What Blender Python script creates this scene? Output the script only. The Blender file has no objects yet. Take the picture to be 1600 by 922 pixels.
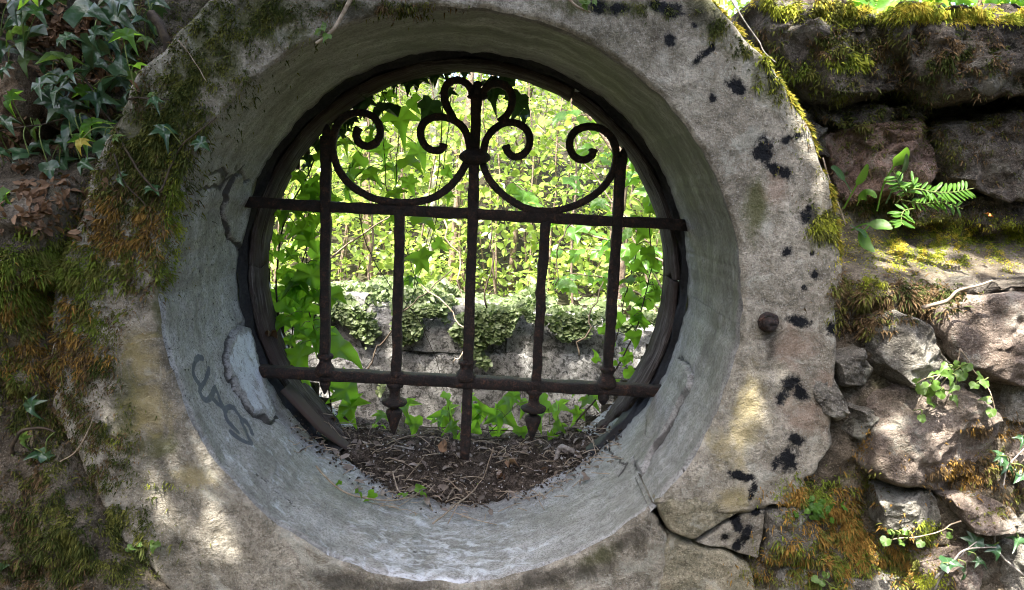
import bpy, math, random
import numpy as np
from mathutils import Vector, Matrix, Quaternion
from mathutils.bvhtree import BVHTree
random.seed(7); rng = np.random.default_rng(7)
sc = bpy.context.scene
C = sc.collection
R = math.radians

# ------------------------------------------------------------------ camera, sky, sun, exposure
ZC = 1.30                                     # height of the round opening's centre
CAM = np.array([0.0819, -1.2498, 0.2133 + ZC]); YAW, PIT, ROLL, FPX = 0.0161, -0.1437, 0.04994, 1155.0
_fw = np.array([math.sin(YAW)*math.cos(PIT), math.cos(YAW)*math.cos(PIT), math.sin(PIT)])
_r = np.cross(_fw, [0, 0, 1.]); _r /= np.linalg.norm(_r); _u = np.cross(_r, _fw)
_rt = _r*math.cos(ROLL) + _u*math.sin(ROLL); _up = -_r*math.sin(ROLL) + _u*math.cos(ROLL)
cd = bpy.data.cameras.new('camera'); cam = bpy.data.objects.new('camera', cd); C.objects.link(cam)
cd.sensor_width = 36; cd.lens = 36*FPX/1600; cd.clip_start = .02; cd.clip_end = 500
m = Matrix.Identity(4)
for i in range(3):
    m[i][0] = _rt[i]; m[i][1] = _up[i]; m[i][2] = -_fw[i]; m[i][3] = CAM[i]
cam.matrix_world = m; sc.camera = cam

SUN = np.array([-.27, -.36, .89]); SUN /= np.linalg.norm(SUN)
w = bpy.data.worlds.new('World'); sc.world = w; w.use_nodes = True
nt = w.node_tree; nt.nodes.clear()
sk = nt.nodes.new('ShaderNodeTexSky'); sk.sky_type = 'NISHITA'; sk.sun_disc = False
sk.sun_elevation = math.asin(SUN[2]); sk.sun_rotation = math.atan2(SUN[0], SUN[1])
sk.air_density = .8; sk.dust_density = 4
bg = nt.nodes.new('ShaderNodeBackground'); bg.inputs[1].default_value = .145
wo = nt.nodes.new('ShaderNodeOutputWorld')
nt.links.new(sk.outputs[0], bg.inputs[0]); nt.links.new(bg.outputs[0], wo.inputs[0])
sl = bpy.data.lights.new('sun', 'SUN'); sl.energy = 4.3; sl.angle = R(.6); sl.color = (1, .95, .86)
so = bpy.data.objects.new('sun', sl); C.objects.link(so)
so.rotation_euler = Vector(SUN).to_track_quat('Z', 'Y').to_euler(); so.location = (-3, -4, 9)
sc.view_settings.view_transform = 'Standard'; sc.view_settings.look = 'None'
sc.view_settings.exposure = 2.82; sc.view_settings.gamma = 1
sc.render.engine = 'CYCLES'
sc.cycles.adaptive_threshold = .009; sc.cycles.filter_width = 1.05; sc.cycles.max_bounces = 6; sc.cycles.diffuse_bounces = 3; sc.cycles.glossy_bounces = 3
sc.cycles.transmission_bounces = 4; sc.cycles.transparent_max_bounces = 6

# ------------------------------------------------------------------ helpers: pixels to places, noise, meshes
def ray(px, py):
    d = _fw + ((px-800)/FPX)*_rt - ((py-461)/FPX)*_up
    return d/np.linalg.norm(d)
def P(px, py, Y=0.):                           # point of the upright plane y = Y seen at a photo pixel
    d = ray(px, py); return CAM + d*((Y-CAM[1])/d[1])
def PC(px, py, rad=.5):                        # point of the round reveal seen at a photo pixel
    d = ray(px, py); o = CAM - np.array([0, 0, ZC])
    a = d[0]**2+d[2]**2; b = 2*(o[0]*d[0]+o[2]*d[2]); c = o[0]**2+o[2]**2-rad**2
    t = (-b+math.sqrt(max(b*b-4*a*c, 0)))/(2*a); return CAM + d*t

def hsh(i, j, k, s):
    h = (i*374761393 + j*668265263 + k*2147483647 + s*974711) & 0xFFFFFFFF
    h = ((h ^ (h >> 13))*1274126177) & 0xFFFFFFFF
    h = ((h ^ (h >> 16))*2246822519) & 0xFFFFFFFF
    return ((h ^ (h >> 15)) & 0xFFFFFF)/float(0xFFFFFF)
def vn(p, s=0):                                # value noise, about -1..1
    p = np.asarray(p, float); i = np.floor(p).astype(np.int64); f = p-i; f = f*f*(3-2*f)
    r = 0
    for a in (0, 1):
        wa = f[:, 0] if a else 1-f[:, 0]
        for b in (0, 1):
            wb = f[:, 1] if b else 1-f[:, 1]
            for c in (0, 1):
                wc = f[:, 2] if c else 1-f[:, 2]
                r = r + wa*wb*wc*hsh(i[:, 0]+a, i[:, 1]+b, i[:, 2]+c, s)
    return r*2-1
def fbm(p, oc=4, s=0, g=.5):
    p = np.asarray(p, float); r = 0; a = 1
    for o in range(oc):
        r = r + a*vn(p*(2.03**o)+o*17.3, s+o); a *= g
    return r
def sm(x, a, b):
    t = np.clip((x-a)/(b-a), 0, 1); return t*t*(3-2*t)

def mesh(name, v, f, mat, attrs=None, smooth=True):
    v = np.asarray(v, np.float32); me = bpy.data.meshes.new(name)
    if isinstance(f, np.ndarray):
        n, k = f.shape
        me.vertices.add(len(v)); me.vertices.foreach_set('co', v.ravel())
        me.loops.add(n*k); me.loops.foreach_set('vertex_index', f.astype(np.int32).ravel())
        me.polygons.add(n); me.polygons.foreach_set('loop_start', np.arange(0, n*k, k, dtype=np.int32))
        me.update(calc_edges=True)
    else:
        me.from_pydata([tuple(map(float, q)) for q in v], [], [tuple(map(int, q)) for q in f]); me.update()
    if smooth: me.polygons.foreach_set('use_smooth', np.ones(len(me.polygons), bool))
    for k, a in (attrs or {}).items():
        a = np.asarray(a, np.float32)
        if a.ndim == 1:
            at = me.attributes.new(k, 'FLOAT', 'POINT'); at.data.foreach_set('value', a)
        else:
            at = me.attributes.new(k, 'FLOAT_VECTOR', 'POINT'); at.data.foreach_set('vector', a.ravel())
    for q in (mat if isinstance(mat, (list, tuple)) else [mat]): me.materials.append(q)
    return me
def link(name, me, parent=None, label=None, cat=None, group=None, kind=None, category=None):
    cat = cat or category
    o = bpy.data.objects.new(name, me); C.objects.link(o)
    if parent: o.parent = parent
    for k, q in (('label', label), ('category', cat), ('group', group), ('kind', kind)):
        if q: o[k] = q
    return o
def obj(name, v, f, mat, parent=None, attrs=None, smooth=True, **kw):
    return link(name, mesh(name, v, f, mat, attrs, smooth), parent, **kw)
def thing(name, label, cat, group=None):
    return link(name, None, None, label, cat, group)
def gridf(nu, nv, wrap=False):
    u = np.arange(nu if wrap else nu-1); v = np.arange(nv-1)
    U, V = np.meshgrid(u, v, indexing='ij'); U = U.ravel(); V = V.ravel(); U2 = (U+1) % nu
    return np.stack([U*nv+V, U2*nv+V, U2*nv+V+1, U*nv+V+1], 1)
def catmull(pts, n=8):
    p = np.array(pts, float); q = np.vstack([2*p[0]-p[1], p, 2*p[-1]-p[-2]]); out = []
    t = np.linspace(0, 1, n, endpoint=False)[:, None]
    for i in range(1, len(q)-2):
        a, b, c, d = q[i-1:i+3]
        out.append(.5*(2*b+(c-a)*t+(2*a-5*b+4*c-d)*t*t+(3*b-a-3*c+d)*t**3))
    return np.vstack(out+[p[-1:]])
def tube(pts, rad, n=6, sq=None, jit=0):       # swept tube; sq=(half width, half depth) gives a flat bar in the xz plane
    p = np.array(pts, float); k = len(p); rad = np.broadcast_to(np.asarray(rad, float), (k,))
    t = np.gradient(p, axis=0); t /= np.linalg.norm(t, axis=1)[:, None]+1e-12
    if sq:
        n1 = np.cross(t, [0, 1., 0]); n1 /= np.linalg.norm(n1, axis=1)[:, None]+1e-12
        n2 = np.tile([0, 1., 0], (k, 1)); a, b = sq; c = .25
        sec = [(a, -b*(1-c)), (a, b*(1-c)), (a*(1-c), b), (-a*(1-c), b), (-a, b*(1-c)), (-a, -b*(1-c)), (-a*(1-c), -b), (a*(1-c), -b)]
        v = np.concatenate([[p[i]+rad[i]*(s*n1[i]+q*n2[i]) for s, q in sec] for i in range(k)]); n = 8
    else:
        n1 = np.zeros((k, 3)); a = np.array([.31, .9, .2]); a -= t[0]*a.dot(t[0])
        for i in range(k):
            a = a - t[i]*a.dot(t[i]); a /= np.linalg.norm(a)+1e-12; n1[i] = a
        n2 = np.cross(t, n1); ang = np.arange(n)*2*math.pi/n
        v = (p[:, None]+rad[:, None, None]*(np.cos(ang)[None, :, None]*n1[:, None]+np.sin(ang)[None, :, None]*n2[:, None])).reshape(-1, 3)
    if jit: v = v + rng.normal(0, jit, v.shape)
    f = [(i*n+j, i*n+(j+1) % n, (i+1)*n+(j+1) % n, (i+1)*n+j) for i in range(k-1) for j in range(n)]
    f += [tuple(range(n))[::-1], tuple(range((k-1)*n, k*n))]
    return v, f
def lathe(prof, cx, cy, n=14):                 # turned shape about an upright axis; prof = [(radius, z)]
    a = np.arange(n)*2*math.pi/n; v = np.array([(cx+r_*math.cos(q), cy+r_*math.sin(q), z) for r_, z in prof for q in a])
    f = [(i*n+j, i*n+(j+1) % n, (i+1)*n+(j+1) % n, (i+1)*n+j) for i in range(len(prof)-1) for j in range(n)]
    return v, f+[tuple(range(n))[::-1], tuple(range((len(prof)-1)*n, len(prof)*n))]
def join(parts):
    V = []; F = []; o = 0
    for v, f in parts:
        V.append(np.asarray(v, float)); F += [tuple(int(q)+o for q in g) for g in f]; o += len(v)
    return np.vstack(V), F

# ------------------------------------------------------------------ materials
class N:
    def __init__(s, name):
        s.m = bpy.data.materials.new(name); s.m.use_nodes = True; s.t = s.m.node_tree; s.t.nodes.clear()
        s.out = s.n('OutputMaterial')
    def n(s, k, **kw):
        q = s.t.nodes.new('ShaderNode'+k)
        for a, b in kw.items(): setattr(q, a, b)
        return q
    def l(s, a, b): s.t.links.new(a, b)
    def pos(s): return s.n('NewGeometry').outputs['Position']
    def attr(s, name, vec=False):
        q = s.n('Attribute', attribute_name=name); return q.outputs['Vector' if vec else 'Fac']
    def noise(s, scale, det=4, rough=.55, co=None, dist=0., stretch=None):
        q = s.n('TexNoise'); q.inputs['Scale'].default_value = scale; q.inputs['Detail'].default_value = det
        q.inputs['Roughness'].default_value = rough; q.inputs['Distortion'].default_value = dist
        c = co or s.pos()
        if stretch:
            mp = s.n('Mapping'); mp.inputs['Scale'].default_value = stretch; s.l(c, mp.inputs[0]); c = mp.outputs[0]
        s.l(c, q.inputs['Vector']); return q.outputs['Fac']
    def vor(s, scale, co=None, feat='F1'):
        q = s.n('TexVoronoi', feature=feat); q.inputs['Scale'].default_value = scale; s.l(co or s.pos(), q.inputs['Vector'])
        return q.outputs['Distance']
    def mth(s, op, a, b=None, cl=False):
        q = s.n('Math', operation=op, use_clamp=cl)
        for i, x in enumerate((a, b)):
            if x is None: continue
            if isinstance(x, (int, float)): q.inputs[i].default_value = x
            else: s.l(x, q.inputs[i])
        return q.outputs[0]
    def step(s, x, a, b):
        q = s.n('MapRange', interpolation_type='SMOOTHSTEP'); s.l(x, q.inputs[0])
        q.inputs[1].default_value = a; q.inputs[2].default_value = b; return q.outputs[0]
    def mix(s, f, a, b, mode='MIX'):
        q = s.n('Mix', data_type='RGBA', blend_type=mode)
        for i, x in ((0, f), (6, a), (7, b)):
            if isinstance(x, (int, float)): q.inputs[i].default_value = x
            elif isinstance(x, tuple): q.inputs[i].default_value = (*x, 1)
            else: s.l(x, q.inputs[i])
        return q.outputs[2]
    def ramp(s, f, stops):
        q = s.n('ValToRGB'); e = q.color_ramp.elements
        while len(e) < len(stops): e.new(.5)
        for i, (p, c) in enumerate(stops): e[i].position = p; e[i].color = (*c, 1)
        s.l(f, q.inputs[0]); return q.outputs[0]
    def bsdf(s, col, rough=.9, spec=.3, bump=None, bs=.4, bd=.004, metal=0):
        b = s.n('BsdfPrincipled'); b.inputs['Specular IOR Level'].default_value = spec; b.inputs['Metallic'].default_value = metal
        for k, x in (('Base Color', col), ('Roughness', rough)):
            if isinstance(x, (int, float)): b.inputs[k].default_value = x
            elif isinstance(x, tuple): b.inputs[k].default_value = (*x, 1)
            else: s.l(x, b.inputs[k])
        if bump is not None:
            q = s.n('Bump'); q.inputs['Strength'].default_value = bs; q.inputs['Distance'].default_value = bd
            s.l(bump, q.inputs['Height']); s.l(q.outputs[0], b.inputs['Normal'])
        return b.outputs[0]
    def done(s, sh): s.l(sh, s.out.inputs[0]); return s.m

def stone_mat(name, a, b, c, lich=(.42, .42, .36), lamt=.5, bd=.006, green=.35, speck=.6, spots=0):
    s = N(name)
    big = s.noise(5, 5, .6); mid = s.noise(28, 6, .65, dist=.6); fine = s.noise(210, 4, .7); fin2 = s.noise(520, 2, .6)
    col = s.ramp(s.mth('ADD', s.mth('MULTIPLY', big, .55), s.mth('MULTIPLY', mid, .5)), [(.40, a), (.51, b), (.63, c)])
    col = s.mix(s.mth('MULTIPLY', s.step(s.noise(95, 6, .75), .48, .62), speck), col, tuple(q*.35 for q in b))
    col = s.mix(s.mth('MULTIPLY', s.step(fine, .50, .63), speck*.8), col, tuple(q*.25 for q in b))
    col = s.mix(s.mth('MULTIPLY', s.step(s.noise(330, 3, .7), .55, .66), speck*.45), col, tuple(min(q*1.9+.06, .7) for q in c))
    l1 = s.step(s.mth('ADD', s.noise(11, 6, .7, dist=1.2), s.mth('MULTIPLY', fine, .25)), .66, .76)
    col = s.mix(s.mth('MULTIPLY', l1, lamt), col, lich)
    if spots: col = s.mix(s.mth('MULTIPLY', s.step(s.noise(42, 7, .74, dist=.5), .50, .57), spots), col, (.035, .035, .03))
    gr = s.step(s.noise(7.3, 6, .65, dist=.5), .52, .70)
    col = s.mix(s.mth('MULTIPLY', gr, green), col, (.055, .06, .018))
    nzm = s.noise(19, 8, .72, dist=.8)
    ed = s.mth('ADD', s.attr('green'), s.mth('MULTIPLY', s.mth('SUBTRACT', nzm, .5), 2.6))
    col = s.mix(s.mth('MULTIPLY', s.step(ed, .35, 1.1), .8), col, (.065, .07, .02))
    oc = s.mth('ADD', s.attr('ochre'), s.mth('MULTIPLY', s.mth('SUBTRACT', nzm, .5), 2.6))
    col = s.mix(s.mth('MULTIPLY', s.step(oc, .35, 1.2), .62), col, (.34, .28, .13))
    pk = s.mth('ADD', s.attr('pink'), s.mth('MULTIPLY', s.mth('SUBTRACT', nzm, .5), 2.6))
    col = s.mix(s.mth('MULTIPLY', s.step(pk, .35, 1.2), .5), col, (.26, .17, .125))
    dk = s.mth('ADD', s.attr('dark'), s.mth('MULTIPLY', s.mth('SUBTRACT', nzm, .5), 2.4))
    col = s.mix(s.mth('MULTIPLY', s.step(dk, .35, 1.1), .8), col, (.045, .04, .032))
    pn = s.mth('ADD', s.attr('paint'), s.mth('MULTIPLY', s.mth('SUBTRACT', s.noise(62, 9, .78), .5), 2.3))
    col = s.mix(s.mth('MULTIPLY', s.step(pn, .30, .6), .5), col, (.05, .048, .045))
    pm = s.step(pn, .52, .78)
    col = s.mix(pm, col, (.004, .005, .007))
    h = s.mth('ADD', s.mth('ADD', s.mth('MULTIPLY', mid, 1.6), s.mth('MULTIPLY', fine, .55)), s.mth('MULTIPLY', fin2, .25))
    pit = s.step(s.vor(150), .0, .22); h = s.mth('ADD', h, s.mth('MULTIPLY', pit, .22))
    return s.done(s.bsdf(col, s.mix(pm, (.93,)*3, (.8,)*3), .2, h, 1., bd))

M = {}
M['surround'] = stone_mat('concrete_face', (.115, .102, .078), (.25, .225, .178), (.42, .385, .315), lamt=.45, bd=.006, green=.18, speck=.55)
M['block'] = stone_mat('concrete_block', (.12, .108, .075), (.22, .20, .14), (.35, .31, .225), lamt=.35, bd=.005, green=.25)
M['granite'] = stone_mat('granite_pink', (.10, .075, .058), (.21, .165, .135), (.36, .30, .25), lamt=.4, bd=.016, green=.2)
M['granite2'] = stone_mat('granite_grey', (.09, .082, .07), (.20, .185, .155), (.34, .32, .27), lamt=.5, bd=.014, green=.25)
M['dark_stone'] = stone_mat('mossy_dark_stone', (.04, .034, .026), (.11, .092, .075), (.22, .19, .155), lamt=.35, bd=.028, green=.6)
M['red_stone'] = stone_mat('reddish_stone', (.10, .062, .045), (.20, .13, .10), (.31, .22, .18), lamt=.25, bd=.02, green=.3)
M['brown_rock'] = stone_mat('brown_rock', (.05, .032, .018), (.13, .085, .05), (.23, .17, .11), lamt=.1, bd=.01, green=.25)
M['core'] = stone_mat('wall_earth_mortar', (.045, .036, .025), (.13, .105, .075), (.25, .215, .165), lamt=.12, bd=.014, green=.5)
M['ruin'] = stone_mat('ruin_stone', (.10, .097, .09), (.19, .185, .172), (.31, .305, .29), lich=(.36, .36, .345), lamt=.5, bd=.012, green=.06, speck=.5, spots=.85)

def reveal_mat():
    s = N('reveal_plaster'); cy = s.attr('cyl', True)
    st = s.noise(9, 6, .62, cy, .5, (.55, 2.0, 1)); st2 = s.noise(60, 5, .6, cy, .8, (.25, 1.1, 1))
    mid = s.noise(22, 6, .66, cy, .8); fine = s.noise(240, 3, .65)
    col = s.ramp(s.mth('ADD', s.mth('MULTIPLY', s.mth('ADD', s.mth('MULTIPLY', st, .5), s.mth('MULTIPLY', s.noise(14, 8, .7, cy, .6), .5)), .62), s.mth('MULTIPLY', s.mth('ADD', s.mth('MULTIPLY', st2, .4), s.mth('MULTIPLY', s.noise(55, 6, .7), .6)), .40)), [(.38, (.125, .12, .108)), (.50, (.262, .257, .243)), (.62, (.43, .43, .425))])
    col = s.mix(s.mth('MULTIPLY', s.step(s.noise(70, 8, .75, cy, .5), .50, .66), .5), col, (.10, .10, .09))
    col = s.mix(s.mth('MULTIPLY', s.step(fine, .49, .61), .6), col, (.08, .08, .07))
    grit = s.step(s.noise(420, 2, .6), .60, .68)
    fl = s.mth('ADD', s.attr('flake'), s.mth('MULTIPLY', s.mth('SUBTRACT', s.noise(26, 9, .74, cy, .8, (1., 1.5, 1)), .5), 2.4))
    col = s.mix(s.mth('MULTIPLY', s.step(fl, .40, .85), .85), col, (.54, .57, .61))
    sc_ = s.step(s.noise(85, 3, .5, cy, 1.6, (.22, 1.3, 1)), .66, .71)
    col = s.mix(s.mth('MULTIPLY', sc_, s.mth('MULTIPLY', s.attr('flake'), .6)), col, (.72, .74, .77))
    al = s.mth('ADD', s.attr('algae_shade'), s.mth('MULTIPLY', s.mth('SUBTRACT', s.noise(8, 6, .65, cy, .7, (.5, 1.8, 1)), .5), 1.5))
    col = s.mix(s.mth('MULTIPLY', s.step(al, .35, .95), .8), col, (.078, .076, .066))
    col = s.mix(s.mth('MULTIPLY', grit, .55), col, (.05, .048, .045)); col = s.mix(s.mth('MULTIPLY', s.step(s.noise(110, 5, .75), .56, .66), .45), col, (.09, .085, .075))
    pits = s.step(s.noise(150, 2, .5), .66, .70)
    col = s.mix(s.mth('MULTIPLY', pits, s.attr('pit')), col, (.02, .02, .018))
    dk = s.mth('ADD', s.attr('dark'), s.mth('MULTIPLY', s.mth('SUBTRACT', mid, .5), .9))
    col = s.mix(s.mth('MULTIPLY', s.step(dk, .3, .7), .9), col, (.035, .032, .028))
    pn = s.mth('ADD', s.attr('paint'), s.mth('MULTIPLY', s.mth('SUBTRACT', s.noise(160, 3, .6), .5), .35))
    col = s.mix(s.mth('MULTIPLY', s.step(pn, .36, .62), .85), col, (.045, .055, .08))
    h = s.mth('ADD', s.mth('ADD', s.mth('MULTIPLY', mid, .9), s.mth('MULTIPLY', s.noise(120, 6, .7), .7)), s.mth('MULTIPLY', st2, .12))
    h = s.mth('SUBTRACT', h, s.mth('MULTIPLY', pits, s.attr('pit'))); h = s.mth('ADD', h, s.mth('MULTIPLY', s.step(fl, .42, .56), .14))
    return s.done(s.bsdf(col, .62, .45, h, .9, .0032))
M['reveal'] = reveal_mat()

def wood_mat():
    s = N('weathered_wood'); cy = s.attr('cyl', True)
    g = s.noise(30, 5, .65, cy, .5, (.12, 3.0, 3.0)); g2 = s.noise(160, 4, .6, cy, .4, (.09, 2.5, 2.5)); b = s.noise(5, 4, .6)
    col = s.ramp(s.mth('ADD', s.mth('MULTIPLY', g, .55), s.mth('MULTIPLY', g2, .5)), [(.38, (.022, .017, .014)), (.52, (.065, .052, .045)), (.66, (.19, .17, .155))])
    col = s.mix(s.mth('MULTIPLY', s.step(b, .46, .6), .75), col, (.05, .032, .026))
    h = s.mth('ADD', g, s.mth('MULTIPLY', g2, .7))
    return s.done(s.bsdf(col, .88, .25, h, 1., .006))
M['wood'] = wood_mat()
def iron_mat():
    s = N('rusted_iron'); a = s.noise(60, 6, .7); b = s.noise(260, 4, .65)
    col = s.ramp(s.mth('ADD', s.mth('MULTIPLY', a, .6), s.mth('MULTIPLY', b, .4)), [(.40, (.007, .006, .005)), (.52, (.021, .012, .009)), (.66, (.095, .04, .02))])
    return s.done(s.bsdf(col, .72, .4, s.mth('ADD', a, s.mth('MULTIPLY', b, .8)), 1., .0045))
M['iron'] = iron_mat()
def soil_mat():
    s = N('dark_soil'); a = s.noise(40, 6, .7); b = s.noise(300, 4, .7)
    col = s.ramp(s.mth('ADD', s.mth('MULTIPLY', a, .5), s.mth('MULTIPLY', b, .5)), [(.38, (.022, .017, .013)), (.50, (.085, .066, .050)), (.62, (.26, .21, .17))])
    return s.done(s.bsdf(col, .95, .2, s.mth('ADD', a, b), 1., .01))
M['soil'] = soil_mat()
def ground_mat():
    s = N('woodland_floor'); a = s.noise(2.5, 6, .7); b = s.noise(40, 5, .7)
    col = s.ramp(s.mth('ADD', s.mth('MULTIPLY', a, .5), s.mth('MULTIPLY', b, .5)), [(.36, (.018, .014, .009)), (.5, (.038, .032, .02)), (.64, (.06, .06, .025))])
    return s.done(s.bsdf(col, .95, .2, b, 1., .03))
M['ground'] = ground_mat()

def leaf_mat(name, dark, light, vein, trans, tcol, rough=.35, spec=.5, vamt=.5, blot=0.):
    s = N(name); oi = s.n('ObjectInfo').outputs['Random']
    var = s.attr('tint'); f = s.mth('ADD', s.mth('MULTIPLY', oi, .7), s.mth('MULTIPLY', var, .7), True)
    base = s.mix(f, dark, light)
    n = s.noise(70, 3, .6); base = s.mix(s.mth('MULTIPLY', s.step(n, .45, .7), .35), base, tuple(q*.6 for q in dark))
    if blot: base = s.mix(s.mth('MULTIPLY', s.step(s.noise(35, 4, .7), .55, .62), blot), base, (.10, .055, .02))
    vv = s.mth('MULTIPLY', s.mth('POWER', s.attr('vein'), 9.), vamt)
    col = s.mix(vv, base, vein)
    b = s.bsdf(col, rough, spec, s.noise(120, 3, .6), .35, .003)
    t = s.n('BsdfTranslucent'); s.l(s.mix(vv, s.mix(f, tuple(q*.75 for q in tcol), tcol), tuple(q*.6 for q in tcol)), t.inputs[0])
    mx = s.n('MixShader'); mx.inputs[0].default_value = trans; s.l(b, mx.inputs[1]); s.l(t.outputs[0], mx.inputs[2])
    return s.done(mx.outputs[0])
M['ivy_dark'] = leaf_mat('ivy_leaf_dark', (.022, .065, .022), (.055, .12, .045), (.15, .20, .12), .15, (.08, .16, .03), .32, .6, .5)
M['ivy_bright'] = leaf_mat('ivy_leaf_bright', (.050, .14, .012), (.085, .20, .02), (.16, .27, .06), .62, (.42, .78, .06), .42, .4, .5)
M['sprig'] = leaf_mat('sprig_leaf', (.07, .14, .02), (.12, .20, .045), (.2, .26, .1), .35, (.25, .42, .06), .45, .4, .3)
M['fern'] = leaf_mat('fern_leaf', (.045, .12, .012), (.09, .19, .02), (.14, .22, .05), .4, (.22, .45, .04), .45, .4, .4)
M['yellow_leaf'] = leaf_mat('yellow_leaf', (.40, .32, .03), (.5, .4, .05), (.5, .45, .15), .3, (.5, .4, .04), .45, .4, .3)
M['dead'] = leaf_mat('dead_leaf', (.09, .045, .022), (.27, .17, .10), (.30, .2, .12), .15, (.3, .15, .06), .7, .3, .3, .4)
M['dead_grey'] = leaf_mat('old_dead_leaf', (.07, .052, .042), (.30, .25, .21), (.30, .25, .2), .1, (.25, .18, .12), .75, .25, .3, .3)
M['tree_leaf'] = leaf_mat('tree_leaf', (.09, .15, .025), (.23, .30, .065), (.2, .25, .06), .45, (.55, .70, .12), .36, .5, .2)
M['hazel'] = leaf_mat('broad_leaf', (.055, .14, .02), (.10, .21, .035), (.14, .24, .06), .5, (.40, .68, .07), .4, .45, .4)
M['ivy_far'] = leaf_mat('ivy_far', (.05, .08, .028), (.13, .16, .065), (.16, .2, .1), .25, (.18, .32, .06), .5, .35, .3)
M['canopy'] = leaf_mat('canopy_leaf', (.05, .075, .03), (.08, .11, .045), (.1, .14, .06), .2, (.12, .18, .05), .5, .4, .2)
def moss_mat():
    s = N('moss'); c = s.n('Attribute', attribute_name='mc')
    b = s.n('BsdfPrincipled'); s.l(c.outputs['Color'], b.inputs['Base Color']); b.inputs['Roughness'].default_value = .8
    b.inputs['Specular IOR Level'].default_value = .2
    t = s.n('BsdfTranslucent'); s.l(c.outputs['Color'], t.inputs[0]); mx = s.n('MixShader'); mx.inputs[0].default_value = .3
    s.l(b.outputs[0], mx.inputs[1]); s.l(t.outputs[0], mx.inputs[2]); return s.done(mx.outputs[0])
M['moss'] = moss_mat()
def plain(name, a, b, sc_=80, rough=.8, bd=.002):
    s = N(name); n = s.noise(sc_, 5, .65); return s.done(s.bsdf(s.mix(s.step(n, .35, .65), a, b), rough, .3, n, .8, bd))
M['stem_dark'] = plain('dark_stem', (.030, .022, .015), (.075, .055, .035))
M['stem_pale'] = plain('pale_dry_stem', (.20, .15, .10), (.38, .31, .23))
M['stem_green'] = plain('green_stem', (.10, .15, .03), (.19, .22, .07))
M['bark'] = plain('bark', (.10, .07, .05), (.24, .18, .13), 40, .9, .01)
M['bark_pale'] = plain('pale_bark', (.28, .25, .21), (.46, .43, .38), 30, .9, .006)
M['twig'] = plain('grey_twig', (.16, .14, .12), (.34, .31, .28), 120)
M['pale_bit'] = plain('pale_bits', (.30, .28, .26), (.52, .50, .48), 200)
M['band_black'] = plain('plain_black', (.006, .006, .007), (.018, .017, .017), 150, .6, .002)
M['fungus'] = plain('orange_leaf', (.55, .16, .03), (.65, .25, .06), 60)

# ------------------------------------------------------------------ ground
gx = np.concatenate([np.linspace(-120, -8, 24), np.linspace(-7, 7, 60), np.linspace(8, 120, 24)])
gy = np.concatenate([np.linspace(-120, -4, 24), np.linspace(-3, 12, 70), np.linspace(13, 140, 24)])
X, Y = np.meshgrid(gx, gy, indexing='ij'); X = X.ravel(); Y = Y.ravel()
def gz(x, y):
    x = np.asarray(x, float); y = np.asarray(y, float)
    h = .06*fbm(np.stack([x*.8, y*.8, 0*x], 1), 4, 3)
    return h*sm(np.abs(y-.3), .6, 1.5) + .55*sm(y, 2.7, 3.3) + 2.6*sm(y, 4.5, 13) + 6*sm(y, 13, 60)
obj('ground', np.stack([X, Y, gz(X, Y)-.02], 1), gridf(len(gx), len(gy)), M['ground'], kind='structure')

# ------------------------------------------------------------------ round window surround
sur = thing('round_window_surround', 'weathered grey concrete ring around a deep round opening in the wall', 'window surround')
def W2(px, py): q = P(px, py); return q[0], q[2]-ZC
def blot(x, z, lst):
    a = np.zeros(len(x))
    for px, py, rx, ry, ang in lst:
        if lst is PAINT: rx *= 1.22; ry *= 1.22
        cx, cz = W2(px, py); k = 1.085e-3; t = R(ang)
        dx = (x-cx)/k; dy = -(z-cz)/k; u = dx*math.cos(t)+dy*math.sin(t); v = -dx*math.sin(t)+dy*math.cos(t)
        d = np.sqrt((u/rx)**2+(v/ry)**2); a = np.maximum(a, np.clip(1.25-.75*d, 0, 1))
    return a
PAINT = [(1148,134,14,10,30),(1158,142,10,7,0),(1113,152,6,6,0),(1112,75,7,5,-20),(1100,85,20,5,-45),(1048,62,8,9,0),(1191,232,13,17,20),(1197,243,10,12,0),
 (1232,217,12,6,-20),(1247,213,8,5,0),(1211,263,16,8,25),(1224,270,16,8,10),(1258,338,9,10,30),(1262,326,5,6,0),(1228,393,8,7,0),(1268,395,4,4,0),(1270,428,6,7,0),(1256,450,5,5,0),
 (1248,502,17,8,10),(1300,514,9,11,-40),(1237,600,15,13,0),(1252,614,9,17,-35),(1222,622,9,12,20),(1243,686,16,8,20),(1232,718,15,17,0),(1212,725,6,12,0),(1150,741,14,8,15),(1168,745,10,6,0),(1176,764,5,16,10),
 (1184,803,10,8,0),(1152,818,8,16,-25),(1168,838,7,20,15),(1155,855,6,12,25),(935,10,14,10,0),(965,14,16,8,0),(1040,12,26,9,10),(1135,842,6,8,0),(1085,40,5,5,0)]
OCH = [(1165,660,34,95,8),(1130,700,30,40,0),(230,640,40,60,0),(220,560,36,60,0),(1150,780,40,26,0),(300,745,40,30,0)]
PINK = [(1235,540,50,40,0),(1255,650,50,40,0),(1215,290,22,30,0),(1300,600,30,30,0)]
DARK = [(1200,520,26,26,0),(1203,545,10,30,0),(520,905,90,22,10),(640,915,60,14,0),(880,900,110,20,-14),(980,850,50,20,-35),(1100,30,40,20,30),(560,20,90,20,0),(1270,330,12,30,0)]
GRN = [(330,80,80,100,0),(240,230,60,120,0),(270,330,20,90,0),(420,30,70,60,0),(250,480,18,60,0),(200,620,30,100,0),(560,15,120,16,0),(960,12,120,14,0),(1110,30,30,60,-45),(1290,360,30,40,0),(1200,110,34,44,0),(940,870,60,20,-30),(1180,330,20,60,0),(240,700,60,30,0)]
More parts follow.
